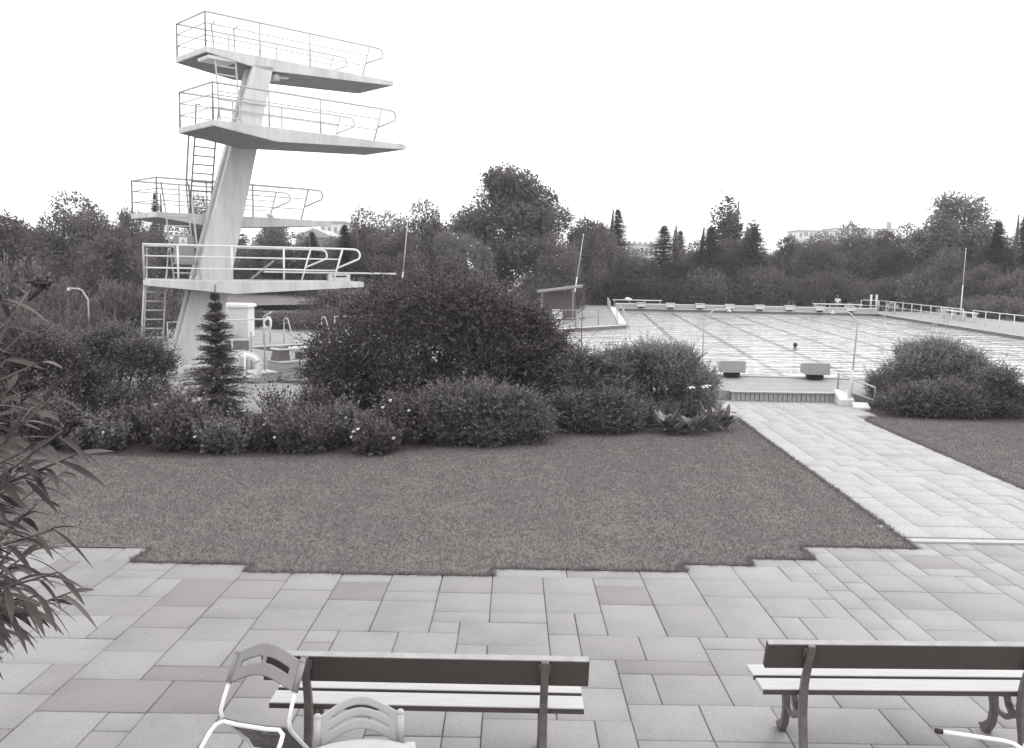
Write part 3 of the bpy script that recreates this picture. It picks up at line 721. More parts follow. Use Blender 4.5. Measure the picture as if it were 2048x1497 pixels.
# tall thin leaning poles
def pole(px0, py0, px1, py1, d, label, z0=DZT):
    a = at_y(px0, py0, d); b = at_y(px1, py1, d); s = (b - a) / (b[2] - a[2]); base = a + s * (z0 - a[2])
    t = thing('tall_pole', label, 'pole', tuple(base), 'tall thin poles'); L = b - base
    MB().tube([base, base + L * .5], .045, 8, rs=[.05, .04]).build('lower_tube', M_white, t)
    MB().tube([base + L * .49, b], .03, 8, rs=[.032, .022]).build('upper_tube', M_metal, t)
    MB().ball(b, .05, 8, 6).build('finial', M_white, t)
pole(806, 545, 816, 438, 52, 'tall thin leaning pole behind the end of the springboard')
pole(1151, 575, 1167, 470, 60, 'tall thin leaning pole beside the shelter roof')
pole(1919, 650, 1932, 498, 66, 'tall thin pole at the gap in the right hand railing')

# service kiosk beyond the diving pool
kb = at_z(470, 675, DZT); kx, ky = float(kb[0]), float(kb[1]) + .5
t = thing('service_kiosk', 'small white kiosk with a rounded cap beyond the diving pool', 'kiosk', (kx, ky, DZT))
MB().box((kx, ky, DZT + .66), (1.2, 1.0, 1.34)).build('wall', M_white, t, bevel=.02)
m = MB(); m.prism([(kx - .68, ky - .6, DZT + 1.33), (kx + .68, ky - .6, DZT + 1.33), (kx + .70, ky - .6, DZT + 1.40), (kx + .6, ky - .6, DZT + 1.5), (kx - .6, ky - .6, DZT + 1.5), (kx - .70, ky - .6, DZT + 1.40)], (0, 1.2, 0)); m.build('roof', M_wmetal, t, bevel=.03)
MB().box((kx - .2, ky - .505, DZT + .62), (.6, .012, 1.1)).build('door', M_white, t)
t = thing('stair_rail', 'pair of steep slanting rails leaning in front of the white kiosk', 'rail', (kx - .35, ky - .9, DZT))
for dx in (0, .3): MB().tube([(kx - .55 + dx, ky - .85, DZT + 1.35), (kx - .05 + dx, ky - .95, DZT + .25), (kx + dx, ky - .95, DZT)], .025).build('rail', M_metal, t)
# coiled hose on a stand
hb = at_z(517, 693, DZT); t = thing('hose_stand', 'white hose coiled on a stand behind the grey railing', 'hose', (float(hb[0]), float(hb[1]) + .8, DZT)); ho = np.array([hb[0], hb[1] + .8, DZT])
MB().tube([ho, ho + DZ * 1.15], .03).tube([ho + DZ * 1.15, ho + DZ * 1.35 + np.array([.35, 0, 0])], .03).build('post', M_metal, t)
m = MB(); q = []
for i in range(66):
    a = 2 * math.pi * i / 22; q.append(ho + np.array([.20 + .15 * math.cos(a), -.06 - .002 * i, .93 + (.20 + .05 * math.sin(i * .3)) * math.sin(a) - .0022 * i]))
m.tube(q, .019, 6); m.build('hose', M_wmetal, t)
# lifebuoy hung on a post
lb_ = at_z(488, 742, .65); Ld = 23.4; lc = at_y(494, 735, Ld); t = thing('lifebuoy', 'big white lifebuoy hanging on its post by the small spruce', 'lifebuoy', tuple(lc))
m = MB(); G = []
rx, r2 = .30, .082
for i in range(33):
    a = 2 * math.pi * i / 32; G.append([lc + np.array([(rx + r2 * math.cos(b)) * math.cos(a), r2 * .8 * math.sin(b), (rx + r2 * math.cos(b)) * math.sin(a)]) for b in np.linspace(0, 2 * math.pi, 13)])
m.grid(G); m.build('ring', M_wmetal, t)
m = MB(); m.tube([lc + np.array([.385 * math.cos(a) * (1.03 + .05 * abs(math.sin(2 * a))), 0, .385 * math.sin(a) * (1.03 + .05 * abs(math.sin(2 * a)))]) for a in np.linspace(0, 2 * math.pi, 33)[:-1]], .012, 6, closed=True); m.build('grab_line', M_wmetal, t)
for a in (.5, 2.1, 3.7, 5.5):
    c = lc + np.array([.30 * math.cos(a), 0, .30 * math.sin(a)]); MB().box(c, (.19, .15, .05), ((math.cos(a), 0, math.sin(a)), (0, 1, 0), (-math.sin(a), 0, math.cos(a)))).build('band', M_metal, t)
zg = gz(Ld); t = thing('lifebuoy_stand', 'two slim white posts carrying the lifebuoy', 'stand', (float(lc[0]), Ld + .05, zg))
for dx in (-.02, ): MB().tube([(lc[0] + dx, Ld - .11, zg), (lc[0] + dx, Ld - .11, lc[2] + .42)], .028).build('post', M_wmetal, t)
MB().tube([(lc[0] - .42, Ld + .12, zg), (lc[0] - .42, Ld + .12, lc[2] + .72)], .022).build('post', M_metal, t)
MB().tube([(lc[0] - .42, Ld + .12, lc[2] + .3), (lc[0] - .02, Ld - .1, lc[2] + .39)], .012).build('bracket', M_metal, t)
# back of a grey board behind the lifebuoy
bb = at_y(474, 691, 29.0); t = thing('notice_board', 'plain grey board on two legs seen beside the tower column', 'board', (float(bb[0]), 29.0, DZT))
MB().box((bb[0], 29.0, bb[2]), (.78, .04, .30)).build('panel', M_metal_d, t)
for dx in (-.3, .3): MB().tube([(bb[0] + dx, 29.04, DZT), (bb[0] + dx, 29.04, bb[2])], .025).build('leg', M_metal, t)
# low springboard with its concrete bases
o1 = at_z(553, 762, DZT); A1 = float(o1 @ DA); B1 = float(o1 @ DB)
t = thing('low_springboard', 'low white springboard on concrete bases at the edge of the diving pool', 'springboard', tuple(ab(A1, B1, DZT)))
o = ab(A1, B1, DZT)
MB().box(ab(A1 - .5, B1 + .1, DZT + .13), (.75, .7, .26), (DA, DB, DZ)).build('base', M_blockg, t, bevel=.02)
MB().box(ab(A1 + .75, B1 + .5, DZT + .24), (1.1, .8, .48), (DA, DB, DZ)).build('base', M_blockg, t, bevel=.02)
MB().box(ab(A1 - .5, B1 + .1, DZT + .282), (.8, .75, .04), (DA, DB, DZ)).build('cap', M_metal, t)
MB().box(ab(A1 + .75, B1 + .5, DZT + .502), (1.15, .85, .04), (DA, DB, DZ)).build('cap', M_metal, t)
MB().loft([ab(A1 + .4 + x, B1 + .5 + y, DZT + .525) for x, y in ((-.2, -.22), (.2, -.22), (.2, .22), (-.2, .22))], [ab(A1 + .4 + x, B1 + .5 + y, DZT + .92) for x, y in ((-.1, -.2), (.16, -.2), (.16, .2), (-.1, .2))]).build('pedestal', M_iron, t)
MB().box(ab(A1 + 1.05, B1 + .5, DZT + .62), (.12, .4, .2), (DA, DB, DZ)).build('fulcrum', M_iron, t)
MB().box(ab(A1 + 2.4, B1 + .5, DZT + .86), (4.4, .46, .05), (DA, DB, DZ)).build('board', M_white, t)
for s in (.1, .9): MB().tube([ab(A1 - .3, B1 + s, DZT), ab(A1 - .3, B1 + s, DZT + 1.35)], .02).build('rail_post', M_metal_d, t)
m = MB(); q0 = at_z(505, 764, DZT); q1 = at_z(640, 772, DZT)
for off in (0, .25): m.tube([q0 + DZ * (.04) + np.array([0, off, 0]), (q0 + q1) / 2 + DZ * .03 + np.array([.1, off * 1.4, 0]), q1 + DZ * .04 + np.array([0, off * .5, 0])], .018, 6)
tag(m.build('cables', M_blk), 'dark cables lying across the pale paving by the low springboard', 'cable')
m = MB(); hp_ = [at_y(520, 826, 17.2), at_y(535, 842, 17.0), at_y(558, 853, 16.9), at_y(582, 857, 16.9), at_y(598, 849, 17.0), at_y(609, 838, 17.1)]
tag(m.tube(hp_, .011, 6).build('hose', M_wmetal), 'thin white hose sagging in a curve over the bedding plants', 'hose')

# shelter beyond the pools
s0 = at_z(1114, 642, DZT); sx, sy = float(s0[0]), float(s0[1])
t = thing('shelter', 'lean-to shelter with a pale sloping roof and dark slatted back wall', 'shelter', (sx, sy, DZT))
rf = [(sx - 1.3, sy - .8, 2.02), (sx + 1.55, sy - .8, 2.42), (sx + 1.55, sy + 1.6, 2.42), (sx - 1.3, sy + 1.6, 2.02)]
MB().prism(rf, (0, 0, .12)).build('roof', M_metal_d, t)
MB().box((sx + .1, sy + 1.2, 1.15), (2.3, .08, 1.8)).build('back_wall', mat('slat_wall', .13, .8, var=.3, scale=5, stretch=(10, 1, 1)), t)
for dx, zt in ((-1.0, 2.05), (.95, 2.33)):
    for dy in (-.6, 1.3): MB().box((sx + dx, sy + dy, (DZT + zt) / 2), (.09, .09, zt - DZT)).build('post', M_metal_d, t)
bx0 = at_z(1111, 646, DZT); m = thing('white_box', 'white equipment box standing in front of the shelter', 'box', (float(bx0[0]), float(bx0[1]) - 2, DZT)); c_ = np.array([bx0[0], bx0[1] - 2, DZT])
MB().box(c_ + DZ * .6, (.62, .5, .5)).build('body', M_white, m, bevel=.02); MB().box(c_ + DZ * .87, (.66, .54, .04)).build('lid', M_wmetal, m)
for dx in (-.25, .25): MB().box(c_ + DZ * .17 + np.array([dx, 0, 0]), (.06, .4, .34)).build('leg', M_metal, m)

# long benches without backs beyond the water
def long_bench(u, v, L, along, label, dark=False):
    x, y = uv(u, v); o = np.array([x, y, DZT]); d = np.array([*(PV if along == 'v' else PU), 0.]); s = np.cross(DZ, d)
    t = thing('long_bench', label, 'bench', tuple(o), 'long backless benches round the pool'); z = .62
    MB().box(o + DZ * z, (L, .36, .07), (d, s, DZ)).build('seat', M_wmetal, t)
    for k in np.linspace(-.46, .46, 4): MB().box(o + d * L * k + DZ * z / 2, (.07, .3, z - .06), (d, s, DZ)).build('leg', M_metal, t)
long_bench(81.6, 4.3, 4.4, 'v', 'long pale bench behind the far pool wall at its left end')
long_bench(81.6, 21.8, 4.2, 'v', 'long pale bench behind the far pool wall near its right corner')
long_bench(70.5, 27.8, 6.0, 'u', 'long pale bench behind the right hand railing, left of the pole')
long_bench(54.5, 27.9, 9.0, 'u', 'long pale bench behind the right hand railing at the picture edge')
p = at_y(1254, 592, 81.6); m = MB(); m.ball((p[0], 81.25, .72 + DZT), (.26, .18, .14), 10, 6).ball((p[0] + .22, 81.2, .68 + DZT), (.18, .15, .09), 8, 6)
tag(m.build('towel', M_wmetal), 'white bundled towel on the far left bench', 'towel')

# ------------------------------------------------------------------ people
def skin_body(name, verts, edges, radii, m_, parent, lvl=2):
    me = bpy.data.meshes.new(name); org = ORG[parent.name]
    me.from_pydata([tuple(np.array(v) - org) for v in verts], edges, []); o = link_mesh(name, me, m_, parent)
    o.modifiers.new('skin', 'SKIN'); 
    for i, r in enumerate(radii): me.skin_vertices[0].data[i].radius = (r, r)
    me.skin_vertices[0].data[0].use_root = True
    s = o.modifiers.new('sub', 'SUBSURF'); s.levels = lvl; s.render_levels = lvl
    return o
hw = at_z(1590, 697, 0); hx, hy = float(hw[0]), float(hw[1])
t = thing('person', 'swimmer with dark hair, only the head above the water', 'person', (hx, hy, 0))
# head, neck and shoulders of one continuous surface, arms spread under the water
V = [(0, 0, -.62), (0, 0, -.30), (0, 0, -.10), (0, -.01, .0), (0, -.02, .10), (.18, 0, -.13), (-.18, 0, -.13), (.30, .18, -.34), (-.30, .18, -.34), (.20, .42, -.42), (-.20, .42, -.42)]
skin_body('body', [np.array(q) + (hx, hy, .02) for q in V], [(0, 1), (1, 2), (2, 3), (3, 4), (2, 5), (2, 6), (5, 7), (6, 8), (7, 9), (8, 10)], [.15, .16, .09, .055, .075, .07, .07, .045, .045, .035, .035], M_skin, t)
m = MB(); m.ball((hx, hy + .0, .135), (.088, .108, .118), 14, 10); m.ball((hx, hy + .1, .10), (.016, .025, .02), 8, 6); m.ball((hx + .088, hy, .12), (.015, .03, .035), 8, 6); m.ball((hx - .088, hy, .12), (.015, .03, .035), 8, 6); m.build('head', M_skin, t)
m = MB(); m.ball((hx, hy - .022, .158), (.10, .108, .118), 14, 10); m.build('hair', M_hair, t)
ps = at_y(1675, 606, 84.6); ox, oy = float(ps[0]), 84.6
t = thing('person', 'person in a white shirt sitting by the trees beyond the far pool wall', 'person', (ox, oy, 0))
sz = .50 + DZT
J = [(0, 0, 0), (0, .0, .24), (0, -.0, .46), (0, -.02, .58), (.1, -.02, -.02), (-.1, -.02, -.02), (.13, -.42, .02), (-.13, -.42, .02), (.13, -.40, -.44), (-.13, -.40, -.44), (.13, -.52, -.47), (-.13, -.52, -.47), (.19, 0, .42), (-.19, 0, .42), (.25, -.1, .16), (-.25, -.1, .16), (.15, -.33, .09), (-.15, -.33, .09)]
skin_body('body', [np.array(q) + (ox, oy, sz) for q in J], [(0, 1), (1, 2), (2, 3), (0, 4), (0, 5), (4, 6), (5, 7), (6, 8), (7, 9), (8, 10), (9, 11), (2, 12), (2, 13), (12, 14), (13, 15), (14, 16), (15, 17)], [.13, .12, .11, .05, .09, .09, .06, .06, .04, .04, .03, .03, .055, .055, .04, .04, .032, .032], M_skin, t)
skin_body('shirt', [np.array(q) + (ox, oy, sz) for q in ((0, 0, .02), (0, 0, .24), (0, 0, .45), (.19, 0, .42), (-.19, 0, .42), (.24, -.08, .24), (-.24, -.08, .24))], [(0, 1), (1, 2), (2, 3), (2, 4), (3, 5), (4, 6)], [.16, .155, .13, .075, .075, .06, .06], M_wmetal, t)
m = MB(); m.ball((ox, oy - .03, sz + .70), (.085, .1, .12), 12, 8); m.ball((ox, oy - .13, sz + .69), (.016, .02, .025), 6, 5); m.build('head', M_skin, t)
m = MB(); m.ball((ox, oy, sz + .735), (.095, .1, .105), 12, 8); m.build('hair', M_hair, t)
m = MB(); m.box((ox, oy + .03, DZT + .40), (.5, .42, .06)).box((ox - .2, oy + .03, DZT + .19), (.05, .36, .38)).box((ox + .2, oy + .03, DZT + .19), (.05, .36, .38))
tag(m.build('stool', M_metal_d, origin=(ox, oy, DZT)), 'low stool under the person in the white shirt', 'stool')

# ------------------------------------------------------------------ park benches, chairs and table on the patio
def ribbon(m, pts, wid, x0, x1):
    """flat iron bar following points (y, z) with widths, between x0 and x1"""
    P = [np.array(p, float) for p in pts]; Lf = []; Rt = []
    for i, p in enumerate(P):
        d = P[min(i + 1, len(P) - 1)] - P[max(i - 1, 0)]; d /= np.linalg.norm(d); nn = np.array([-d[1], d[0]]) * wid[i] / 2
        Lf.append(p + nn); Rt.append(p - nn)
    n = len(P); V = [(x, *q) for x in (x0, x1) for q in Lf + Rt]; k = 2 * n; fs = []
    for i in range(n - 1):
        fs += [(i, i + 1, n + i + 1, n + i), (k + i, k + n + i, k + n + i + 1, k + i + 1), (i, k + i, k + i + 1, i + 1), (n + i, n + i + 1, k + n + i + 1, k + n + i)]
    fs += [(0, n, k + n, k), (n - 1, k + n - 1, k + 2 * n - 1, 2 * n - 1)]
    m.raw(V, fs)
def make_bench(name, label, loc, rz):
    t = thing(name, label, 'bench', (0, 0, 0), 'park benches with dark backrests')
    L = 1.95; th = math.radians(17)
    bd = np.array([0, -math.sin(th), math.cos(th)]); bn = np.array([0, math.cos(th), math.sin(th)]); bx = np.array([1.0, 0, 0])
    bc = np.array([0, -.065, .708])
    bo = MB().box(bc, (L, .045, .185), (bx, bn, bd)).build('backrest', M_wood_d, t, bevel=.006)
    MB().box(bc + bd * .0945, (L - .008, .043, .006), (bx, bn, bd)).build('top_edge', M_blockg, bo)  # pale strip: sky light on the board's top put into its colour
    for y in (.085, .30):
        s = MB().box((0, y, .432), (L - .03, .17, .036)).build('seat_slat', M_wood_w, t, bevel=.005)
    for y in (.0, .215): MB().box((0, y - .0035, .43), (L - .034, .005, .03)).build('slat_edge', M_wood_d, t)  # dark strips: shade on the slats' rear edges put into colour
    for sx in (-.71, .71):
        m = MB(); w_ = .024
        back = [(-.145, .80), (-.118, .715), (-.085, .62), (-.05, .52), (-.035, .42), (-.04, .30), (-.075, .15), (-.11, .0)]
        ribbon(m, back, [.03, .032, .036, .045, .06, .06, .05, .06], sx - w_, sx + w_)
        ribbon(m, [(-.035, .34), (.0, .285), (.06, .275), (.11, .31), (.135, .37), (.17, .40), (.27, .405), (.36, .405)], [.05, .05, .045, .04, .032, .03, .03, .03], sx - w_ * .8, sx + w_ * .8)
        ribbon(m, [(.33, .40), (.29, .30), (.265, .2), (.285, .1), (.34, .035), (.37, .0)], [.05, .06, .05, .05, .07, .12], sx - w_, sx + w_)
        ribbon(m, [(.03, .28), (.12, .215), (.22, .21), (.27, .235)], [.045, .035, .03, .04], sx - w_ * .7, sx + w_ * .7)
        leg = m.build('iron_leg', M_iron, t, bevel=.008)
        pc = bc - bn * .031 + bd * .045
        MB().box(pc + np.array([sx, 0, 0]), (.072, .018, .06), (bx, bn, bd)).build('plate', M_iron, leg, bevel=.004)
        MB().ball(pc - bn * .012 + np.array([sx - .012, 0, -.005]), (.014, .010, .014), 8, 6).build('bolt', M_blk, leg)
    t.location = loc; t.rotation_euler = (math.atan(SLK), 0, rz)
    return t
p1_ = at_y(851, 1340, 5.12); make_bench('park_bench', 'park bench seen from behind with the grey chair leaning on it', (p1_[0], 5.19, gz(5.19)), math.radians(-.3))
p2_ = at_y(1530, 1290, 5.43); make_bench('park_bench', 'park bench seen from behind at the lower right, pale seat, clear of chairs', (p2_[0] + .985, 5.52, gz(5.52)), math.radians(1.2))

def perforated(m, pt, hole, nu, nv):
    """grid of points pt(u, v) with the cells where hole(u, v) is true left out"""
    V = [pt(i / nu, j / nv) for i in range(nu + 1) for j in range(nv + 1)]; b = nv + 1
    fs = [(i * b + j, i * b + j + 1, (i + 1) * b + j + 1, (i + 1) * b + j) for i in range(nu) for j in range(nv) if not hole((i + .5) / nu, (j + .5) / nv)]
    return m.raw(V, fs, True)
def solid(o, th):
    s = o.modifiers.new('solid', 'SOLIDIFY'); s.thickness = th; s.offset = 0
    return o
def make_chair(label, mback, mseat, arch=.055, wide=.205, slots=((.42, .60),), arms=False):
    """metal tube chair facing +Y, origin on the ground under the rear of the seat"""
    t = thing('garden_chair', label, 'chair', (0, 0, 0), None); W = wide
    def bk(u, v):
        x = (u * 2 - 1); top = .80 + arch * math.cos(x * math.pi / 2) ** 1.3; bot = .635 + arch * .85 * math.cos(x * math.pi / 2) ** 1.5
        z = bot + (top - bot) * v
        return (x * W, -.035 - .055 * math.cos(x * math.pi / 2) - (z - .45) * .16, z)
    hole = lambda u, v: any(a < v < b and abs(u - .5) < .33 + .02 for a, b in slots) and not (abs(u - .5) < .03 and len(slots) == 1)
    bo = solid(perforated(MB(), bk, hole, 36, 20).build('backrest', mback, t), .010)
    for s in (-1, 1): MB().tube([bk((s + 1) / 2, 0), bk((s + 1) / 2, 1)], .019, 10).ball(bk((s + 1) / 2, 1), .021, 10, 6).build('sleeve', mback, bo)
    def seat(u, v):
        x = u * 2 - 1; return (x * (W - .015) * (1 - .12 * v), -.01 + .42 * v, .455 - .03 * math.cos(x * math.pi / 2) * math.sin(math.pi * min(1, v + .1)) - .02 * max(0, v - .8) * 5)
    hs = lambda u, v: any(abs(v - c - .10 * (abs(u - .5) * 2) ** 2) < .028 for c in (.18, .36, .54, .70)) and .08 < abs(u - .5) * 2 < .8
    solid(perforated(MB(), seat, hs, 30, 40).build('seat', mseat, t), .012)
    for s in (-1, 1):
        x = s * W
        MB().tube([bk((s + 1) / 2, .1), (x * 1.02, -.05, .56), (x * 1.03, -.03, .49), (x * 1.02, .03, .455), (x * .96, .36, .45), (x * .96, .42, .43), (x * 1.05, .47, .36), (x * 1.12, .50, .01)], .0115, 10).build('side_tube', M_wmetal, t)
    pts = [(-.235, -.13, .0), (-.215, -.05, .36), (-.205, -.035, .41), (-.17, -.025, .435), (-.09, -.02, .430), (.09, -.02, .430), (.17, -.025, .435), (.205, -.035, .41), (.215, -.05, .36), (.235, -.13, .0)]
    rl = MB().tube(pts, .0125, 10).build('rear_legs', M_wmetal, t)
    for s in (-1, 1): MB().tube([(s * .2352, -.131, -.004), (s * .234, -.122, .035)], .0155, 10).build('foot_cap', M_blk, rl)
    if arms:
        for s in (-1, 1):
            x = s * W
            MB().tube([(x * 1.0, -.06, .60), (x * 1.12, 0, .655), (x * 1.2, .08, .665), (x * 1.22, .26, .655), (x * 1.22, .33, .62), (x * 1.18, .36, .45)], .014, 10).build('arm_tube', M_wmetal, t)
            MB().box((x * 1.21, .15, .678), (.055, .25, .026)).build('arm_pad', mback, t, bevel=.01)
    return t
ch = make_chair('grey plastic tube-framed chair tipped forward against the back of the left bench', M_plas, M_iron)  # seat in the dark iron material: shade of the downturned underside put into colour
q1_ = at_y(504, 1446, 4.72)
ch.rotation_mode = 'XYZ'; ch.rotation_euler = (math.radians(-45), 0, math.radians(-14))
off = Matrix.Rotation(math.radians(-14), 4, 'Z') @ Matrix.Rotation(math.radians(-45), 4, 'X') @ Vector((0, -.03, .45))
ch.location = Vector(q1_) - off
c2 = make_chair('white arched-back chair with armrests pulled up to the round table', M_plas_w, M_plas_w, arch=.075, wide=.205, slots=((.28, .40), (.64, .76)), arms=True)
p_ = at_y(740, 1412, 4.60); c2.rotation_euler = (0, 0, math.radians(180 + 9)); c2.location = (p_[0] - .02, 4.37, gz(4.37)); c2.scale = (1.04, .94, .94)
c3 = copy_tree(ch); c3['label'] = 'white tube leg with black foot of an overturned chair at the lower right corner'
rx_, rz_ = math.radians(-82), math.radians(-94)
foot = Matrix.Rotation(rz_, 4, 'Z') @ Matrix.Rotation(rx_, 4, 'X') @ Vector((-.235, -.13, .0))
c3.rotation_euler = (rx_, 0, rz_); c3.location = Vector(at_y(1872, 1462, 4.95)) - foot
tb = at_y(742, 1480, 4.37); tz = 1.15
t = thing('round_table', 'round white table at the bottom edge in front of the arched chair', 'table', (tb[0], tb[1] - .40, gz(tb[1] - .40)))
c_ = np.array([tb[0], tb[1] - .40, tz])
G = [[c_ + np.array([r * math.cos(a), r * math.sin(a), z]) for r, z in ((0, 0), (.25, 0), (.38, 0), (.398, -.004), (.406, -.016), (.398, -.03), (.25, -.032), (0, -.032))] for a in np.linspace(0, 2 * math.pi, 49)]
MB().grid(G).build('tabletop', M_plas_w, t)
MB().tube([(c_[0], c_[1], gz(c_[1])), (c_[0], c_[1], tz - .03)], .03, 12).build('column', M_wmetal, t)
for k in range(4):
    a = k * math.pi / 2 + .5; MB().tube([(c_[0], c_[1], gz(c_[1]) + .12), (c_[0] + .33 * math.cos(a), c_[1] + .33 * math.sin(a), gz(c_[1]) + .02)], .018, 8).build('foot', M_wmetal, t)

# ------------------------------------------------------------------ buildings beyond the trees
M_wall = mat('far_wall', .8, .8, var=.05, scale=.5); M_win = mat('far_window', .32, .4); M_roof = mat('far_roof', .42, .8, var=.1, scale=1)
def block(name, label, px0, px1, ytop, d, storeys, ncol, depth=10, steps=(), balc=(), m_=None, gable=0):
    x0, x1 = X(px0, d, ytop), X(px1, d, ytop); zt = float(at_y((px0 + px1) / 2, ytop, d)[2]); t = thing(name, label, 'building', ((x0 + x1) / 2, d, 0))
    wl = MB().box(((x0 + x1) / 2, d + depth / 2, zt / 2), (x1 - x0, depth, zt)).build('wall', m_ or M_wall, t)
    if gable:
        MB().prism([(x0 - .4, d - .4, zt - .1), (x1 + .4, d - .4, zt - .1), ((x0 + x1) / 2, d - .4, zt + gable)], (0, depth + .8, 0)).build('roof', M_roof, t)
    else: MB().box(((x0 + x1) / 2, d + depth / 2, zt + .12), (x1 - x0 + .5, depth + .5, .3)).build('roof', M_roof, t)
    sh = zt / storeys; cw = (x1 - x0) / ncol
    for s in range(storeys):
        if s < storeys - 4: continue
        for c in range(ncol):
            cx = x0 + cw * (c + .5); cz = sh * (s + .55)
            if c in balc:
                MB().box((cx, d - .5, cz - sh * .28), (cw * .8, 1.0, sh * .34)).build('balcony', M_wall, t); MB().box((cx, d - .03, cz + .1), (cw * .8, .08, sh * .6)).build('window', M_win, t)
            else: MB().box((cx, d - .03, cz), (cw * .42, .08, sh * .5)).build('window', M_win, t)
    return t, x0, x1, zt, d
block('apartment_block', 'pale flat-roofed apartment block with balconies showing above the right hand trees', 1597, 1668, 463, 250, 6, 7, balc=(1, 5))
t, x0, x1, zt, d = block('apartment_block', 'taller pale apartment block with a chimney behind the dense right hand trees', 1669, 1790, 459, 258, 6, 11, balc=(3, 8))
MB().box((X(1778, 262, 450), 262, zt + 1.0), (1.1, 1.1, 2.8)).build('chimney', M_roof, t)
for k in range(3): MB().box((X(1690 + 24 * k, 262, 455), 262, zt + .5), (.6, .6, .7)).build('vent', M_roof, t)
t, x0, x1, zt, d = block('long_house', 'pale terraced houses with a row of chimneys in the gap left of the spruces', 1244, 1316, 490, 190, 3, 8)
for k in range(6): MB().box((x0 + (x1 - x0) * (k + .6) / 6.5, d + 3, zt + .4), (.7, .7, .8)).build('chimney', M_roof, t)
block('gabled_house', 'pale gabled house seen between tower platforms and trees', 592, 664, 474, 105, 2, 3, gable=1.0, m_=mat('grey_render', .4, .8))
block('flat_roofed_house', 'pale flat roofed building beside the gabled house', 640, 690, 446, 135, 3, 4)

# ------------------------------------------------------------------ background trees (prototypes, then copies)
M_leaf_d = leaf_mat('dark_leaf', .07, .20, .35); M_leaf_m = leaf_mat('mid_leaf', .09, .25, .35); M_leaf_l = leaf_mat('light_leaf', .12, .30, .35); M_con = leaf_mat('needle', .055, .15, .2)
def trunk_mesh(rng, H, r, limbs, bend=.03):
    m = MB(); P = [np.array([bend * H * math.sin(2.1 * t), bend * H * math.sin(1.4 * t + 1), H * t]) for t in np.linspace(0, .9, 8)]
    m.tube([P[0] - DZ * .3] + P, r, 8, rs=[r * 1.25] + [r * (1 - .85 * k / 7) for k in range(8)])
    for e in limbs:
        e = np.array(e[:3]); z = min(max(e[2] * .55, H * .15), H * .8); b = np.array([0, 0, z]); mid = (b + e) / 2 + np.array([0, 0, -.06 * H])
        m.tube([b, mid, e], r * .3, 5, rs=[r * .38, r * .25, r * .06])
    return m
def lobes_round(rng, H, R, z0, n=26, top=1.0, rr=(.26, .42), flat=1.0):
    out = [(0, 0, (z0 + H) * .5, R * .6, R * .6, (H - z0) * .36)]
    for i in range(n):
        d = unit(rng, 1)[0]; f = .5 + .28 * rng.random(); r = R * rng.uniform(*rr); zc = (z0 + H) / 2 + d[2] * f * (H - z0) / 2
        k = 1 - .25 * max(0, d[2])
        out.append((d[0] * R * f * k, d[1] * R * f * k, zc * top, r, r, r * .85 * flat))
    return out
def build_tree(name, m_leaf, lobes, foliage, H, r, seed):
    rng = np.random.default_rng(seed); t = thing(name, 'tree', 'tree', (0, 0, 0))
    idx = rng.choice(len(lobes), min(9, len(lobes)), replace=False)
    trunk_mesh(rng, H, r, [lobes[i] for i in idx]).build('trunk', M_bark, t)
    V, Q, T = foliage(rng, lobes); link_mesh('crown', np_mesh('crown', V, Q, T), m_leaf, t)
    return t
PROTO = {}
def proto_round(key, seed, H=10, R=4, z0=.5, n=16000, size=.25, m_=None, **kw):
    rng = np.random.default_rng(seed); lo = lobes_round(rng, H, R, z0, **kw)
    PROTO[key] = (build_tree('broadleaf_tree', m_ or M_leaf_m, lo, lambda r_, l: cloud(r_, l, n, size, shell=.3, sprig=.22, splen=.9, jag=.3), H, .22, seed), H, R)
def conifer_fol(H, R, n, per, size, droop, gaps=.0, pw=.85, asp=.42):
    def f(rng, lobes):
        z = np.sort(rng.random(n)) ** 1.15; tier = np.round(z * 21) / 21; z = np.where(rng.random(n) < .5, tier + rng.normal(size=n) * .012, z).clip(0, .985)
        a = rng.random(n) * 2 * math.pi; L = R * (1 - z) ** pw * (.6 + .5 * rng.random(n)) * (1 - gaps * (rng.random(n) < .25)) + .03
        B = np.column_stack([np.zeros(n), np.zeros(n), .25 + z * (H - .3)]); D = np.column_stack([np.cos(a), np.sin(a), .25 * (z - .35) + rng.normal(size=n) * .07])
        v = fronds(rng, B, D, L, per, size * (1.1 - .75 * z), asp=asp, sag=droop, flat=0)
        k = 50; q2 = rng.random(k) * .09 * H; B2 = np.column_stack([np.zeros((k, 2)), H - q2]); v2 = fronds(rng, B2, np.column_stack([rng.normal(size=(k, 2)) * .5, np.ones(k)]), R / H * q2 * .8 + .02, 5, size * .3, asp=asp, sag=0, flat=0)
        return merge([v, v2])
    return f
def proto_conifer(key, seed, H=10, R=2.4, n=2600, per=20, size=.17, droop=.3, gaps=.0, pw=1.0):
    PROTO[key] = (build_tree('spruce_tree', M_con, [(0, 0, H * .9, .1, .1, .1)], conifer_fol(H, R, n, per, size, droop, gaps, pw), H * 1.1, .16, seed), H, R)
proto_round('round_a', 1); proto_round('round_b', 2, n=15000, rr=(.22, .36), m_=M_leaf_d); proto_round('round_c', 3, size=.22, rr=(.2, .34), n=15000, m_=M_leaf_l)
proto_round('big', 4, H=12, R=4.6, z0=.6, n=32000, size=.24, rr=(.18, .32), m_=M_leaf_m)
proto_conifer('spruce_a', 5); proto_conifer('spruce_b', 6, R=2.8, droop=.45, n=2600, gaps=.5); proto_conifer('spruce_c', 7, R=1.8, n=1900, gaps=.6, droop=.5)
rng = np.random.default_rng(8)
lo = [];
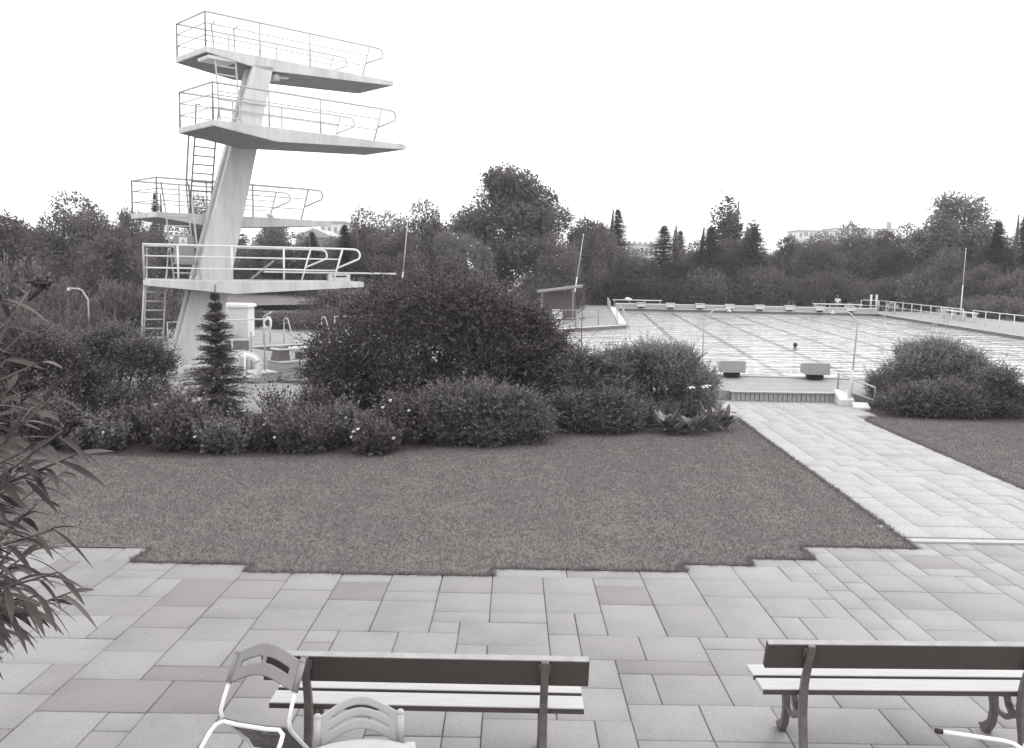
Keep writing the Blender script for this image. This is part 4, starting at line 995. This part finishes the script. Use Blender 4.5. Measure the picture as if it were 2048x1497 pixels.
for i in range(7):
    a = rng.random() * 6.28; r = .75 * rng.random() + .2; h = 12 - 4.5 * r * rng.random() - (1.5 if i % 2 else 0)
    lo += [(math.cos(a) * r, math.sin(a) * r, h * .5, .55, .55, h * .33), (math.cos(a) * r * 1.3, math.sin(a) * r * 1.3, h * .78, .40, .40, h * .2), (math.cos(a) * r * 1.2, math.sin(a) * r * 1.2, h * .3, .75, .75, h * .2)]
PROTO['poplar'] = (build_tree('poplar_tree', M_leaf_d, lo, lambda r_, l: cloud(r_, l, 9000, .27, shell=.2, sprig=.3, splen=.9, droop=-.35), 12, .22, 8), 12, 1.9)
rng = np.random.default_rng(9); lo = lobes_round(rng, 12, 3.6, 1.0, n=40, rr=(.15, .25), flat=1.6)
lo = [(x * (1.15 - 1.1 * max(0, z / 12 - .4)), y * (1.15 - 1.1 * max(0, z / 12 - .4)), z, a, b, c) for x, y, z, a, b, c in lo[1:]]
PROTO['birch'] = (build_tree('birch_tree', M_leaf_l, lo, lambda r_, l: cloud(r_, l, 9500, .24, shell=.1, sprig=.45, splen=1.1, droop=.5, jag=.4), 12, .18, 9), 12, 3.6)
rng = np.random.default_rng(10); lo = [(rng.normal() * 1.0, rng.normal() * .8, .9 + .6 * rng.random(), .8 + .4 * rng.random(), .8, .8) for _ in range(9)]
PROTO['shrub'] = (build_tree('shrub', M_leaf_m, lo, lambda r_, l: cloud(r_, l, 4200, .20, shell=.3, sprig=.25, splen=.6), 2.0, .07, 10), 2.3, 2.0)
rng = np.random.default_rng(12); lo = [(rng.normal() * 1.1, rng.normal() * .8, .8 + .5 * rng.random(), .7 + .4 * rng.random(), .7, .75) for _ in range(9)]
PROTO['shrub_d'] = (build_tree('shrub', M_leaf_d, lo, lambda r_, l: cloud(r_, l, 4200, .17, shell=.3, sprig=.3, splen=.55), 1.8, .07, 12), 2.1, 2.0)
used = set(); trng = random.Random(77)
def tree(kind, px, ytop, d, wpx, label, group=None, cat='tree', sink=0):
    root, H, R = PROTO[kind]; first = kind not in used; used.add(kind); o = root if first else copy_tree(root)
    zt = float(at_y(px, ytop, d)[2]); zt = zt + sink; s = zt / H; wx = wpx * (2.2 if kind in ('spruce_a', 'spruce_c') else 1.8 if kind == 'spruce_b' else 1.25 if kind in ('round_a', 'round_b', 'round_c') else 1.05) * d / F / (2 * R)
    o.location = (X(px, d, 560), d, -sink); o.scale = (wx, wx, s); o.rotation_euler = (0, 0, trng.random() * 6.28)
    o['label'] = label; o['category'] = cat
    if group: o['group'] = group
    elif 'group' in o.keys(): del o['group']
    return o
GA = 'trees beyond the pool'
TR = [
 ('round_b', 30, 415, 46, 170, 'dark broad tree at the far left picture edge'),
 ('round_a', 140, 392, 50, 170, 'spreading tree left of the tower with an airy jagged top'),
 ('round_b', 215, 438, 44, 150, 'dark low tree just left of the tower platforms'),
 ('birch', 262, 392, 62, 95, 'thin airy birch behind the back end of the third platform'),
 ('spruce_c', 315, 383, 60, 80, 'small spruce tip seen through the third platform railing'),
 ('round_a', 400, 392, 66, 70, 'round tree behind the ladder to the second platform'),
 ('round_a', 335, 452, 52, 130, 'tree filling the space behind the tower ladders'),
 ('round_c', 545, 406, 82, 78, 'small pale round tree right of the column, behind the third platform railing'),
 ('round_b', 520, 474, 80, 120, 'dark tree below the third platform, right of the column'),
 ('spruce_b', 625, 462, 80, 150, 'dark spreading conifer under the gabled house'),
 ('round_a', 728, 420, 62, 105, 'pointed green tree left of the springboard end'),
 ('spruce_a', 690, 448, 58, 130, 'narrow dark conifer left of the pointed green tree'),
 ('round_a', 845, 406, 66, 115, 'round tree between the big round tree and the springboard'),
 ('round_b', 790, 455, 58, 120, 'dark low tree behind the left leaning pole'),
 ('big', 1018, 316, 68, 268, 'biggest round tree, high in the middle of the picture'),
 ('round_c', 925, 440, 62, 120, 'lower tree at the left foot of the biggest round tree'),
 ('round_a', 1105, 470, 64, 110, 'lower tree at the right foot of the biggest round tree'),
 ('round_b', 1163, 424, 80, 95, 'small rounded tree right of the biggest round tree'),
 ('spruce_c', 1232, 416, 92, 105, 'conifer with a thin crooked tip left of the terraced houses'),
 ('round_b', 1205, 440, 88, 80, 'dark tree at the foot of the conifer with the crooked tip'),
 ('round_c', 1280, 508, 96, 80, 'pale low tree in the gap below the terraced houses'),
 ('spruce_a', 1325, 450, 90, 140, 'taller spruce of the pair right of the terraced houses'),
 ('spruce_c', 1357, 460, 100, 95, 'shorter thin spruce of the pair right of the terraced houses'),
 ('round_c', 1362, 512, 92, 70, 'pale low tree below the pair of spruces'),
 ('spruce_b', 1418, 452, 92, 210, 'broad spruce at the left foot of the poplar'),
 ('poplar', 1468, 378, 100, 120, 'tall plumed poplar standing above the far trees'),
 ('spruce_b', 1505, 452, 93, 190, 'broad spruce at the right foot of the poplar'),
 ('round_c', 1530, 488, 104, 70, 'pale round tree right of the poplar spruces'),
 ('round_b', 1585, 462, 96, 80, 'dark tree in front of the left end of the apartment block'),
 ('round_a', 1640, 470, 92, 90, 'rounded tree hiding the apartment block balconies'),
 ('round_a', 1690, 448, 94, 95, 'tall pointed tree in front of the middle of the apartments'),
 ('round_b', 1755, 450, 96, 95, 'dark broad tree left of the chimney'),
 ('round_a', 1805, 450, 97, 85, 'tree in front of the apartment chimney'),
 ('round_c', 1850, 446, 93, 80, 'pale tree at the left foot of the tall birch'),
 ('birch', 1905, 358, 88, 200, 'tall airy birch high above the right hand trees'),
 ('round_a', 1900, 500, 84, 110, 'dense green tree below the tall birch'),
 ('spruce_c', 1990, 440, 82, 120, 'ragged spruce with drooping branches near the right picture edge'),
 ('spruce_b', 2042, 428, 80, 170, 'dark spruce cut by the right picture edge'),
 ('round_b', 1960, 520, 78, 110, 'dark low tree at the foot of the ragged spruce'),
 ('round_c', 80, 428, 56, 150, 'pale tree between the two trees at the far left'),
 ('round_a', 190, 425, 58, 130, 'mid green tree behind the dark low tree left of the tower'),
 ('round_c', 300, 440, 70, 130, 'pale broad tree far behind the third platform'),
 ('round_b', 450, 440, 84, 130, 'dark tree directly behind the tower column'),
 ('round_a', 600, 470, 82, 150, 'green tree under the gabled house, left half'),
 ('round_c', 668, 456, 84, 130, 'pale tree under the flat roofed building'),
 ('round_a', 770, 428, 70, 110, 'tree behind the left leaning pole'),
 ('round_b', 885, 438, 72, 110, 'dark tree tucked against the left side of the biggest round tree'),
 ('round_b', 1180, 432, 84, 90, 'dark tree between the biggest round tree and the crooked tip'),
 ('round_a', 1270, 500, 88, 110, 'low green tree in front of the terraced houses'),
 ('round_a', 1395, 485, 94, 110, 'green tree filling between the spruce pair and the poplar'),
 ('round_b', 1460, 470, 96, 130, 'dark dense tree at the foot of the poplar'),
 ('round_c', 1560, 500, 99, 110, 'pale low tree left of the apartment block'),
 ('round_b', 1660, 470, 97, 110, 'dark tree before the joint of the two apartment blocks'),
 ('round_c', 1720, 466, 100, 110, 'pale tree before the taller apartment block'),
 ('round_b', 1870, 440, 92, 110, 'dark tree just left of the tall birch'),
 ('round_a', 1950, 450, 88, 110, 'green tree just right of the tall birch'),
 ('round_a', 2010, 478, 84, 120, 'green tree below the two right hand spruces'),
]
for k, px, yt, d, wp, lb in TR: tree(k, px, yt, d, wp, lb, GA)
HG_ = 'shrubs of the hedge beyond the pool'; rr = random.Random(3)
for px in range(1160, 2075, 42):
    d = 90 - max(0, px - 1750) * .055 + rr.uniform(-1.5, 1.5)
    tree(rr.choice(['shrub', 'shrub_d']), px + rr.uniform(-8, 8), 545 + rr.uniform(-14, 10), d, 92, 'bushy shrub in the long hedge row under the far trees', HG_, 'shrub')
for px in range(1925, 2080, 30):
    tree('shrub', px, 598 + rr.uniform(-6, 6), 76 - (px - 1925) * .06, 70, 'pale low shrub in the row behind the right hand railing', 'low shrubs behind the right hand railing', 'shrub')
LS = [('shrub', 40, 520, 34, 170), ('shrub_d', 120, 560, 32, 150), ('shrub_d', 20, 600, 28, 160), ('shrub', 215, 566, 36, 120), ('shrub_d', 262, 570, 35, 110), ('shrub', 330, 575, 40, 100), ('shrub_d', 150, 620, 27, 110), ('shrub', 70, 640, 24, 130)]
nm_ = ['at the far left edge under the trees', 'behind the left shower', 'low at the left picture edge behind the leaves', 'pale, just right of the left shower', 'dark, behind the lowest ladder', 'behind the tower column foot', 'in front of the left shower', 'behind the foreground leaves']
for (k, px, yt, d, wp), lb in zip(LS, nm_): tree(k, px, yt, d, wp, 'dense shrub ' + lb, 'shrubs at the left behind the tower', 'shrub')
for i, (k, px, yt, d, wp) in enumerate([('shrub_d', 525, 618, 47, 70), ('shrub', 575, 622, 47, 90), ('shrub_d', 640, 612, 46, 110), ('shrub', 700, 560, 50, 120), ('shrub_d', 590, 560, 84, 110), ('shrub_d', 690, 520, 58, 110), ('shrub', 780, 540, 58, 120), ('shrub', 1060, 555, 64, 80), ('shrub_d', 1140, 570, 68, 50), ('shrub', 1085, 560, 62, 60)]):
    tree(k, px, yt, d, wp, 'shrub ' + ['right behind the coiled hose', 'behind the hooped pool ladder', 'behind the railing left of the big dark bush', 'in the dark gap under the springboard', 'below the gabled house, high in the bank', 'under the narrow dark conifer', 'under the left leaning pole', 'left of the shelter roof', 'dark, beside the right end of the shelter', 'behind the shelter posts'][i], 'shrubs beyond the diving pool', 'shrub')
sheet('grass_bank', [(-40, 60), (3, 78), (3, 110), (-40, 100)], lambda y: -.05 + (y - 60) * .05, M_meadow)

# ------------------------------------------------------------------ the planting beds in front of the pools
M_bush_k = leaf_mat('bush_leaf_dark', .025, .145, .18); M_bush_m = leaf_mat('bush_leaf_mid', .035, .22, .2); M_bush_l = leaf_mat('bush_leaf_light', .045, .36, .22)
M_petal = mat('white_petal', .75, .5); M_big = leaf_mat('broad_leaf', .08, .26, .2, rough=.4, spec=.45)
def stems_mesh(rng, base, tips, r):
    m = MB()
    for e in tips:
        e = np.array(e[:3]); b = base + np.array([rng.normal() * .12, rng.normal() * .1, -.05]); mid = b * .45 + e * .55 + np.array([0, 0, .15 * (e[2] - b[2])])
        m.tube([b, (b + mid) / 2, mid, e], r, 5, rs=[r, r * .75, r * .5, r * .15])
    return m
def bush(name, label, m_, px, d, wm, h, dm, seed, n=26000, size=.06, nl=22, fr=.35, flen=.6, per=14, asp=.5, sag=.5, rise=.5, cat='shrub', group=None, shell=.25, z=None, frac=1.0, lob=(.2, .34)):
    rng = np.random.default_rng(seed); x = X(px, d, 700); zg = gz(d) if z is None else z; base = np.array([x, d, zg])
    lobes = [(x, d, zg + h * .42, wm * .34, dm * .34, h * .38)]
    for i in range(nl):
        q = unit(rng, 1)[0]; q[2] = abs(q[2]) * 1.45 - .55; r = wm / 2 * rng.uniform(*lob) * 1.1
        f = .70 + .16 * rng.random()
        lobes.append((x + q[0] * wm / 2 * f, d + q[1] * dm / 2 * f, zg + max(r * .5, h * (.42 + .44 * q[2])), r, r, r * .8))
    for i in range(nl):                           # skirt of foliage down to the soil
        a = rng.random() * 6.283; f = .45 + .33 * rng.random(); r = wm / 2 * rng.uniform(*lob); lobes.append((x + math.cos(a) * wm / 2 * f, d + math.sin(a) * dm / 2 * f, zg + r * (.45 + .5 * rng.random()), r, r, r * .85))
    t = thing(name, label, cat, tuple(base), group)
    stems_mesh(rng, base, lobes[1:12], .022 + .008 * h).build('stems', M_bark, t)
    parts = [cloud(rng, [(a - x, b - d, c - zg, e, f, g) for a, b, c, e, f, g in lobes], n, size, shell=shell, sprig=.12, splen=size * 5, asp=asp, jag=.3)]
    k = int(n * fr / per)
    if k:                                                  # arching leafy branches that break the outline
        li = rng.integers(0, len(lobes), k); Lb = np.array(lobes)[li]; q = unit(rng, k); q[:, 2] = q[:, 2] * .6 + .25
        B = Lb[:, :3] + q * Lb[:, 3:] * .75 - base; D = q.copy(); D[:, 2] += rise + rng.normal(size=k) * .25
        parts.append(fronds(rng, B, D, flen * (.4 + .8 * rng.random(k)), per, size * 1.15, asp=asp, sag=sag, flat=.4))
    k2 = int(14 + 12 * wm)                                 # stray long shoots
    li = rng.integers(1, len(lobes), k2); Lb = np.array(lobes)[li]; q = unit(rng, k2); q[:, 2] = np.abs(q[:, 2]) * .8 + .1
    B = Lb[:, :3] + q * Lb[:, 3:] * .8 - base; D = q + rng.normal(size=(k2, 3)) * .25; D[:, 2] += .25 + rise * .5
    parts.append(fronds(rng, B, D, flen * (.8 + 1.1 * rng.random(k2)), per + 8, size * 1.1, asp=asp, sag=sag * .8, flat=.4))
    V, Q, T = merge(parts); ok = V[Q[:, 0], 2] > -.02
    link_mesh('foliage', np_mesh('foliage', V, Q[ok], T[ok]), m_, t)
    return t
bush('dark_shrub', 'huge dark shrub in the middle, hiding the diving pool', M_bush_k, 862, 21.6, 5.9, 3.7, 4.6, 21, n=120000, size=.08, nl=70, fr=.8, flen=.9, per=22, asp=.4, sag=.7, rise=.3, lob=(.13, .24), shell=.4)
bush('dark_shrub', 'tall right shoulder of dark foliage between the huge dark shrub and the broad hedge', M_bush_k, 1052, 20.7, 2.3, 2.9, 2.0, 22, n=44000, size=.075, nl=36, fr=.7, flen=.7, per=20, asp=.4, sag=.6, rise=.3, lob=(.18, .3), shell=.4)
bush('spreading_shrub', 'low spreading light-tipped shrub on the lawn edge below the huge dark one', M_bush_m, 968, 17.6, 3.0, 1.15, 2.0, 23, n=42000, size=.065, nl=40, fr=.9, flen=.4, per=14, asp=.42, rise=.6, lob=(.13, .24), shell=.4)
bush('yew_shrub', 'round yew-like shrub left of the tower column', M_bush_m, 232, 19.2, 3.0, 2.25, 2.2, 24, n=52000, size=.065, nl=44, fr=1.0, flen=.45, per=15, asp=.36, rise=.8, lob=(.13, .24), shell=.4)
bush('dark_shrub', 'dark shrub at the left edge behind the foreground leaves', M_bush_k, 60, 18.0, 2.2, 2.3, 1.8, 25, n=36000, size=.06, nl=22, fr=.4)
bush('dark_shrub', 'dark shrub between the yew-like shrub and the left picture edge', M_bush_k, 130, 21.0, 2.2, 2.1, 1.6, 35, n=30000, size=.06, nl=20, fr=.4)
bush('hedge_shrub', 'broad light-topped hedge shrub left of the path', M_bush_l, 1305, 20.6, 3.4, 1.95, 2.4, 26, n=80000, size=.06, nl=60, fr=.9, flen=.42, per=15, asp=.36, rise=.9, sag=.35, lob=(.13, .23), shell=.4)
bush('hedge_shrub', 'darker left half of the hedge, below the sapling', M_bush_m, 1165, 20.0, 2.2, 1.85, 2.0, 27, n=44000, size=.06, nl=34, fr=.7, flen=.45, per=14, rise=.5, lob=(.15, .26), shell=.4)
bush('hedge_shrub', 'wide light-topped hedge shrub right of the handrail', M_bush_l, 1872, 24.6, 3.8, 1.84, 1.7, 28, n=80000, size=.065, nl=60, fr=.9, flen=.42, per=15, asp=.36, rise=.9, sag=.35, lob=(.12, .22), shell=.4)
bush('low_shrub', 'low loose shrub at the right picture edge beyond the small lawn', M_bush_m, 2010, 22.6, 1.7, 1.15, 1.1, 29, n=13000, size=.065, nl=14, fr=1.2, flen=.5, per=10)
bush('low_shrub', 'low shrub in front of the right hedge, at the small lawn', M_bush_m, 1890, 22.4, 2.9, .75, .9, 30, n=20000, size=.06, nl=20, fr=.8, flen=.32, per=10)
bush('low_shrub', 'low dark foliage at the foot of the handrail', M_bush_k, 1812, 23.3, 1.0, .8, .8, 31, n=10000, size=.06, nl=12, fr=.5, flen=.3)
bush('low_shrub', 'leafy low shrub along the lawn between the spreading shrub and the broad leaves', M_bush_m, 1195, 18.9, 2.4, .8, .9, 33, n=20000, size=.06, nl=22, fr=.9, flen=.35, per=12)
# bedding shrubs (roses) along the back of the lawn
RG = 'rose bushes along the back of the lawn'
rose = [(95, 16.6, 1.1, .9, 'leftmost rose bush by the foreground leaves'), (185, 16.4, 1.0, .55, 'low rose bush below the yew-like shrub, left side'), (262, 17.3, 1.3, .8, 'rose bush below the yew-like shrub, right side'), (350, 16.7, 1.0, 1.0, 'tall rose bush between the yew-like shrub and the spruce'),
        (425, 16.5, 1.1, .5, 'low rose bush at the foot of the small spruce'), (520, 16.9, 1.0, .55, 'rose bush right of the small spruce, by the thin hose'), (605, 16.6, 1.0, .36, 'low sparse rose bush before the pale paving'), (680, 17.4, 1.1, .95, 'rose bush at the left foot of the huge dark shrub'),
        (745, 16.6, .9, .5, 'low rose bush left of the spreading shrub'), (825, 17.7, 1.2, .95, 'rose bush touching the spreading shrub')]
for i, (px, d, w_, h, lb) in enumerate(rose):
    rb = bush('rose_bush', lb + ', along the lawn', M_bush_m if i % 3 == 1 else M_bush_k, px, d - .65, w_, h * .58, .9, 50 + i, n=700, size=.08, nl=7, fr=5.5, flen=.42 + .3 * (i % 3 == 0), per=8, asp=.6, rise=2.2, sag=.12, cat='rose bush', group=RG, lob=(.22, .38))
    fr_ = random.Random(i)
    for q in range((0, 2, 1, 0, 2, 1, 3, 2, 4, 3)[i]):
        c = np.array([rb.location.x + fr_.uniform(-.45, .45) * w_, rb.location.y - .25, rb.location.z + h * fr_.uniform(.55, .95)])
        MB().ball(c, (.032, .03, .024), 7, 5).ball(c + (.02, -.01, .015), (.02, .02, .016), 6, 4).build('flower', M_petal, rb)
bush('rose_bush', 'tall thin rose bush against the pale paving right of the spruce', M_bush_k, 590, 18.3, 1.6, 1.05, .5, 66, n=1500, size=.055, nl=8, fr=2.4, flen=.5, per=10, asp=.6, rise=1.6, sag=.15, cat='rose bush', group=RG)

# small spruce in front of the tower, and the thin larch sapling
def near_conifer(name, label, px, d, H, R, n, per, size, seed, m_, droop=.25, gaps=.0, tiers=15, sparse=False):
    rng = np.random.default_rng(seed); x = X(px, d, 700); t = thing(name, label, 'tree', (x, d, gz(d)))
    MB().tube([(x, d, gz(d) - .05), (x + .01, d, gz(d) + H * .5), (x, d, gz(d) + H + .02)], .05, 8, rs=[.055 if not sparse else .02, .03 if not sparse else .012, .006]).build('trunk', M_bark, t)
    z = rng.random(n) ** 1.1; tier = (np.floor(z * tiers) + .5) / tiers; zz = np.where(rng.random(n) < .7, tier + rng.normal(size=n) * .012, z)
    zz = np.clip(zz, .0, .97); a = rng.random(n) * 2 * math.pi; amp = .86 + .22 * np.sin(tier * 91)
    L = (R * (1 - zz) ** (1.0 if not sparse else .8) * (.75 + .35 * rng.random(n)) * amp + .06)
    B = np.column_stack([np.zeros(n), np.zeros(n), .12 + zz * (H - .25)]); D = np.column_stack([np.cos(a), np.sin(a), .10 + .55 * zz ** 2 + rng.normal(size=n) * .05])
    f = fronds(rng, B, D, L, per, size * (1.1 - .6 * zz), asp=.2, sag=droop, flat=0)
    k = 22; q2 = rng.random(k) * .13; f2 = fronds(rng, np.column_stack([np.zeros((k, 2)), H * (1 - q2)]), np.column_stack([rng.normal(size=(k, 2)) * .8, np.full(k, .6)]), .03 + .9 * q2, 7, size * .4, asp=.2, sag=0)
    V, Q, T = merge([f, f2]); link_mesh('crown', np_mesh('crown', V, Q, T), m_, t)
    return t
near_conifer('small_spruce', 'small tiered spruce with a bare leader in front of the tower column', 432, 18.7, 2.95, 1.08, 760, 50, .12, 71, M_con, droop=.3, tiers=12)
near_conifer('larch_sapling', 'thin sparse sapling rising above the hedge near the pier', 1162, 21.2, 2.75, .62, 34, 22, .09, 72, M_bush_k, droop=.0, tiers=11, sparse=True)

# broad-leaved lilies at the path corner
LG = 'broad leaved plants at the path corner'
def broad_plant(px, d, n, L, W, h, seed, label, flowers=(), upright=.7):
    rng = np.random.default_rng(seed); x = X(px, d, 800); b = np.array([x, d, gz(d)]); t = thing('broad_leaved_plant', label, 'plant', tuple(b), LG); sp_ = []
    for i in range(n):
        a = rng.random() * 2 * math.pi; up = upright * (.5 + .9 * rng.random()); ll = L * (.65 + .5 * rng.random()); o = np.array([math.cos(a) * .05, math.sin(a) * .05, h * .25 * rng.random()])
        sp_.append((o, (math.cos(a), math.sin(a), up), (0, 0, 1), ll, W * (.7 + .5 * rng.random()), .08 + .28 * rng.random(), rng.random()))
    V, Q, T = blades(sp_, 8, .22); link_mesh('leaves', np_mesh('leaves', V, Q, T, True), M_big, t)
    for (dx, dy, hz) in flowers:
        f0 = b + np.array([dx * .4, dy * .4, .1]); f1 = b + np.array([dx, dy, hz]); MB().tube([f0, (f0 + f1) / 2 + np.array([0, 0, .1]), f1], .008, 6).build('stem', M_big, t)
        sp2 = [((f1 - b), (math.cos(a), math.sin(a), .25 + .3 * rng.random()), (0, 0, 1), .12, .055, .4, .9) for a in np.linspace(0, 6.28, 7)[:-1]]
        V, Q, T = blades(sp2, 5, .2); link_mesh('flower', np_mesh('flower', V, Q, T, True), M_petal, t)
broad_plant(1350, 18.7, 34, .50, .15, .45, 81, 'big-leaved plant at the lawn edge, leftmost of the clump', upright=.9)
broad_plant(1388, 18.7, 40, .54, .15, .6, 82, 'big-leaved plant under two white lily flowers', flowers=((.0, .3, .95), (.27, .25, .97)), upright=1.3)
broad_plant(1425, 19.1, 44, .58, .14, .7, 83, 'tall upright big-leaved plant at the path corner', flowers=((-.1, .1, .98),), upright=1.9)
broad_plant(1452, 19.5, 38, .52, .13, .6, 84, 'rightmost big-leaved plant overhanging the path', upright=1.5)
broad_plant(1335, 18.9, 30, .50, .13, .5, 85, 'big-leaved plant at the back of the clump by the hedge', upright=1.4)

# the long-leaved shrub that reaches in from the left, close to the camera
M_fol = leaf_mat('leathery_leaf', .02, .085, .1, rough=.5, spec=.3); M_fol_d = leaf_mat('leathery_leaf_under', .025, .05, .1)
t = thing('long_leaved_shrub', 'tall shrub with long leathery leaves reaching in at the left edge', 'shrub', (-2.75, 3.7, gz(3.7)))
rng = np.random.default_rng(90); root = np.array([-2.75, 3.7, gz(3.7)]); sp_ = []; st = MB()
tips = [(10, 600), (40, 620), (55, 665), (15, 720), (80, 730), (60, 780), (120, 795), (70, 820), (165, 850), (110, 880), (190, 905), (60, 930), (130, 950), (95, 1000), (45, 1040), (125, 1060), (80, 1100), (30, 1130), (135, 1145), (165, 1185), (90, 1190), (50, 1195), (25, 1170), (20, 980), (25, 880), (20, 780), (20, 640), (40, 1090)]
for i, (px, py) in enumerate(tips):
    d = 3.5 + .8 * rng.random(); tip = at_y(px * .86, py, d); b = root + np.array([rng.normal() * .12, rng.normal() * .15, max(.3, (tip[2] - root[2]) * (.55 + .2 * rng.random()))])
    b[0] = min(b[0], tip[0] - .35); mid = (b + tip) / 2 + np.array([0, 0, .12]); st.tube([b, mid, tip], .012, 6, rs=[.014, .009, .004])
    st.tube([root + np.array([rng.normal() * .1, rng.normal() * .1, 0]), (root + b) / 2 + np.array([-.05, 0, .1]), b], .02, 6, rs=[.028, .022, .014])
    nlv = (4 if py < 740 else 15) + int(6 * rng.random())
    for k in range(nlv):
        s = .35 + .65 * (k + 1) / nlv; o = (1 - s) ** 2 * b + 2 * s * (1 - s) * mid + s * s * tip; ax = tip - mid; ax /= np.linalg.norm(ax)
        a = k * 2.4 + rng.normal() * .3; e1 = np.cross(ax, [0, 0, 1.]); e1 /= np.linalg.norm(e1); e2 = np.cross(e1, ax)
        low = py > 1120
        dr = ax * (.8 + .4 * rng.random()) + (e1 * math.cos(a) + e2 * math.sin(a)) * .75 + np.array([.15, 0, -.48 - (.4 if low else 0)])
        up = np.array([rng.normal() * .4, rng.normal() * .4 - .2, 1])
        sp_.append((o - root, dr, up, .10 + .10 * rng.random(), .024 + .016 * rng.random(), .1 + .4 * rng.random(), np.clip(.5 + .3 * rng.normal(), 0, 1)))
st.build('stems', M_bark, t)
V, Q, T = blades(sp_, 8, .3); link_mesh('leaves', np_mesh('leaves', V, Q, T, True), M_fol, t)
for px, py in ((80, 568), (66, 770), (150, 842)):  # flat flower heads of tiny buds
    c = at_y(px, py, 3.5); m = MB(); m.ball(c, (.036, .036, .010), 8, 5)
    for k in range(60):
        q = rng.normal(size=3) * np.array([.024, .024, .012]); m.ball(c + np.clip(q, -.042, .042) * (.8, .8, .9), .007, 5, 4)
    for k in range(7): m.tube([c + np.array([-.05, 0, -.07]), c + rng.normal(size=3) * np.array([.022, .02, .004]) - DZ * .01], .002, 4)
    m.build('flower_head', M_fol, t)

# ------------------------------------------------------------------ thin haze over the whole place
hz = MB().box((0, 235, 10.75), (860, 570, 26.5)); mh = bpy.data.materials.new('haze'); mh.use_nodes = True; n_ = mh.node_tree; n_.nodes.clear()
pv = n_.nodes.new('ShaderNodeVolumePrincipled'); pv.inputs['Color'].default_value = (.97, .96, .95, 1); pv.inputs['Density'].default_value = .0006
oh = n_.nodes.new('ShaderNodeOutputMaterial'); n_.links.new(pv.outputs[0], oh.inputs['Volume'])
tag(hz.build('haze', mh, origin=(0, 0, 0)), 'thin pale haze lying over the pool and the far trees', 'haze', kind='stuff')
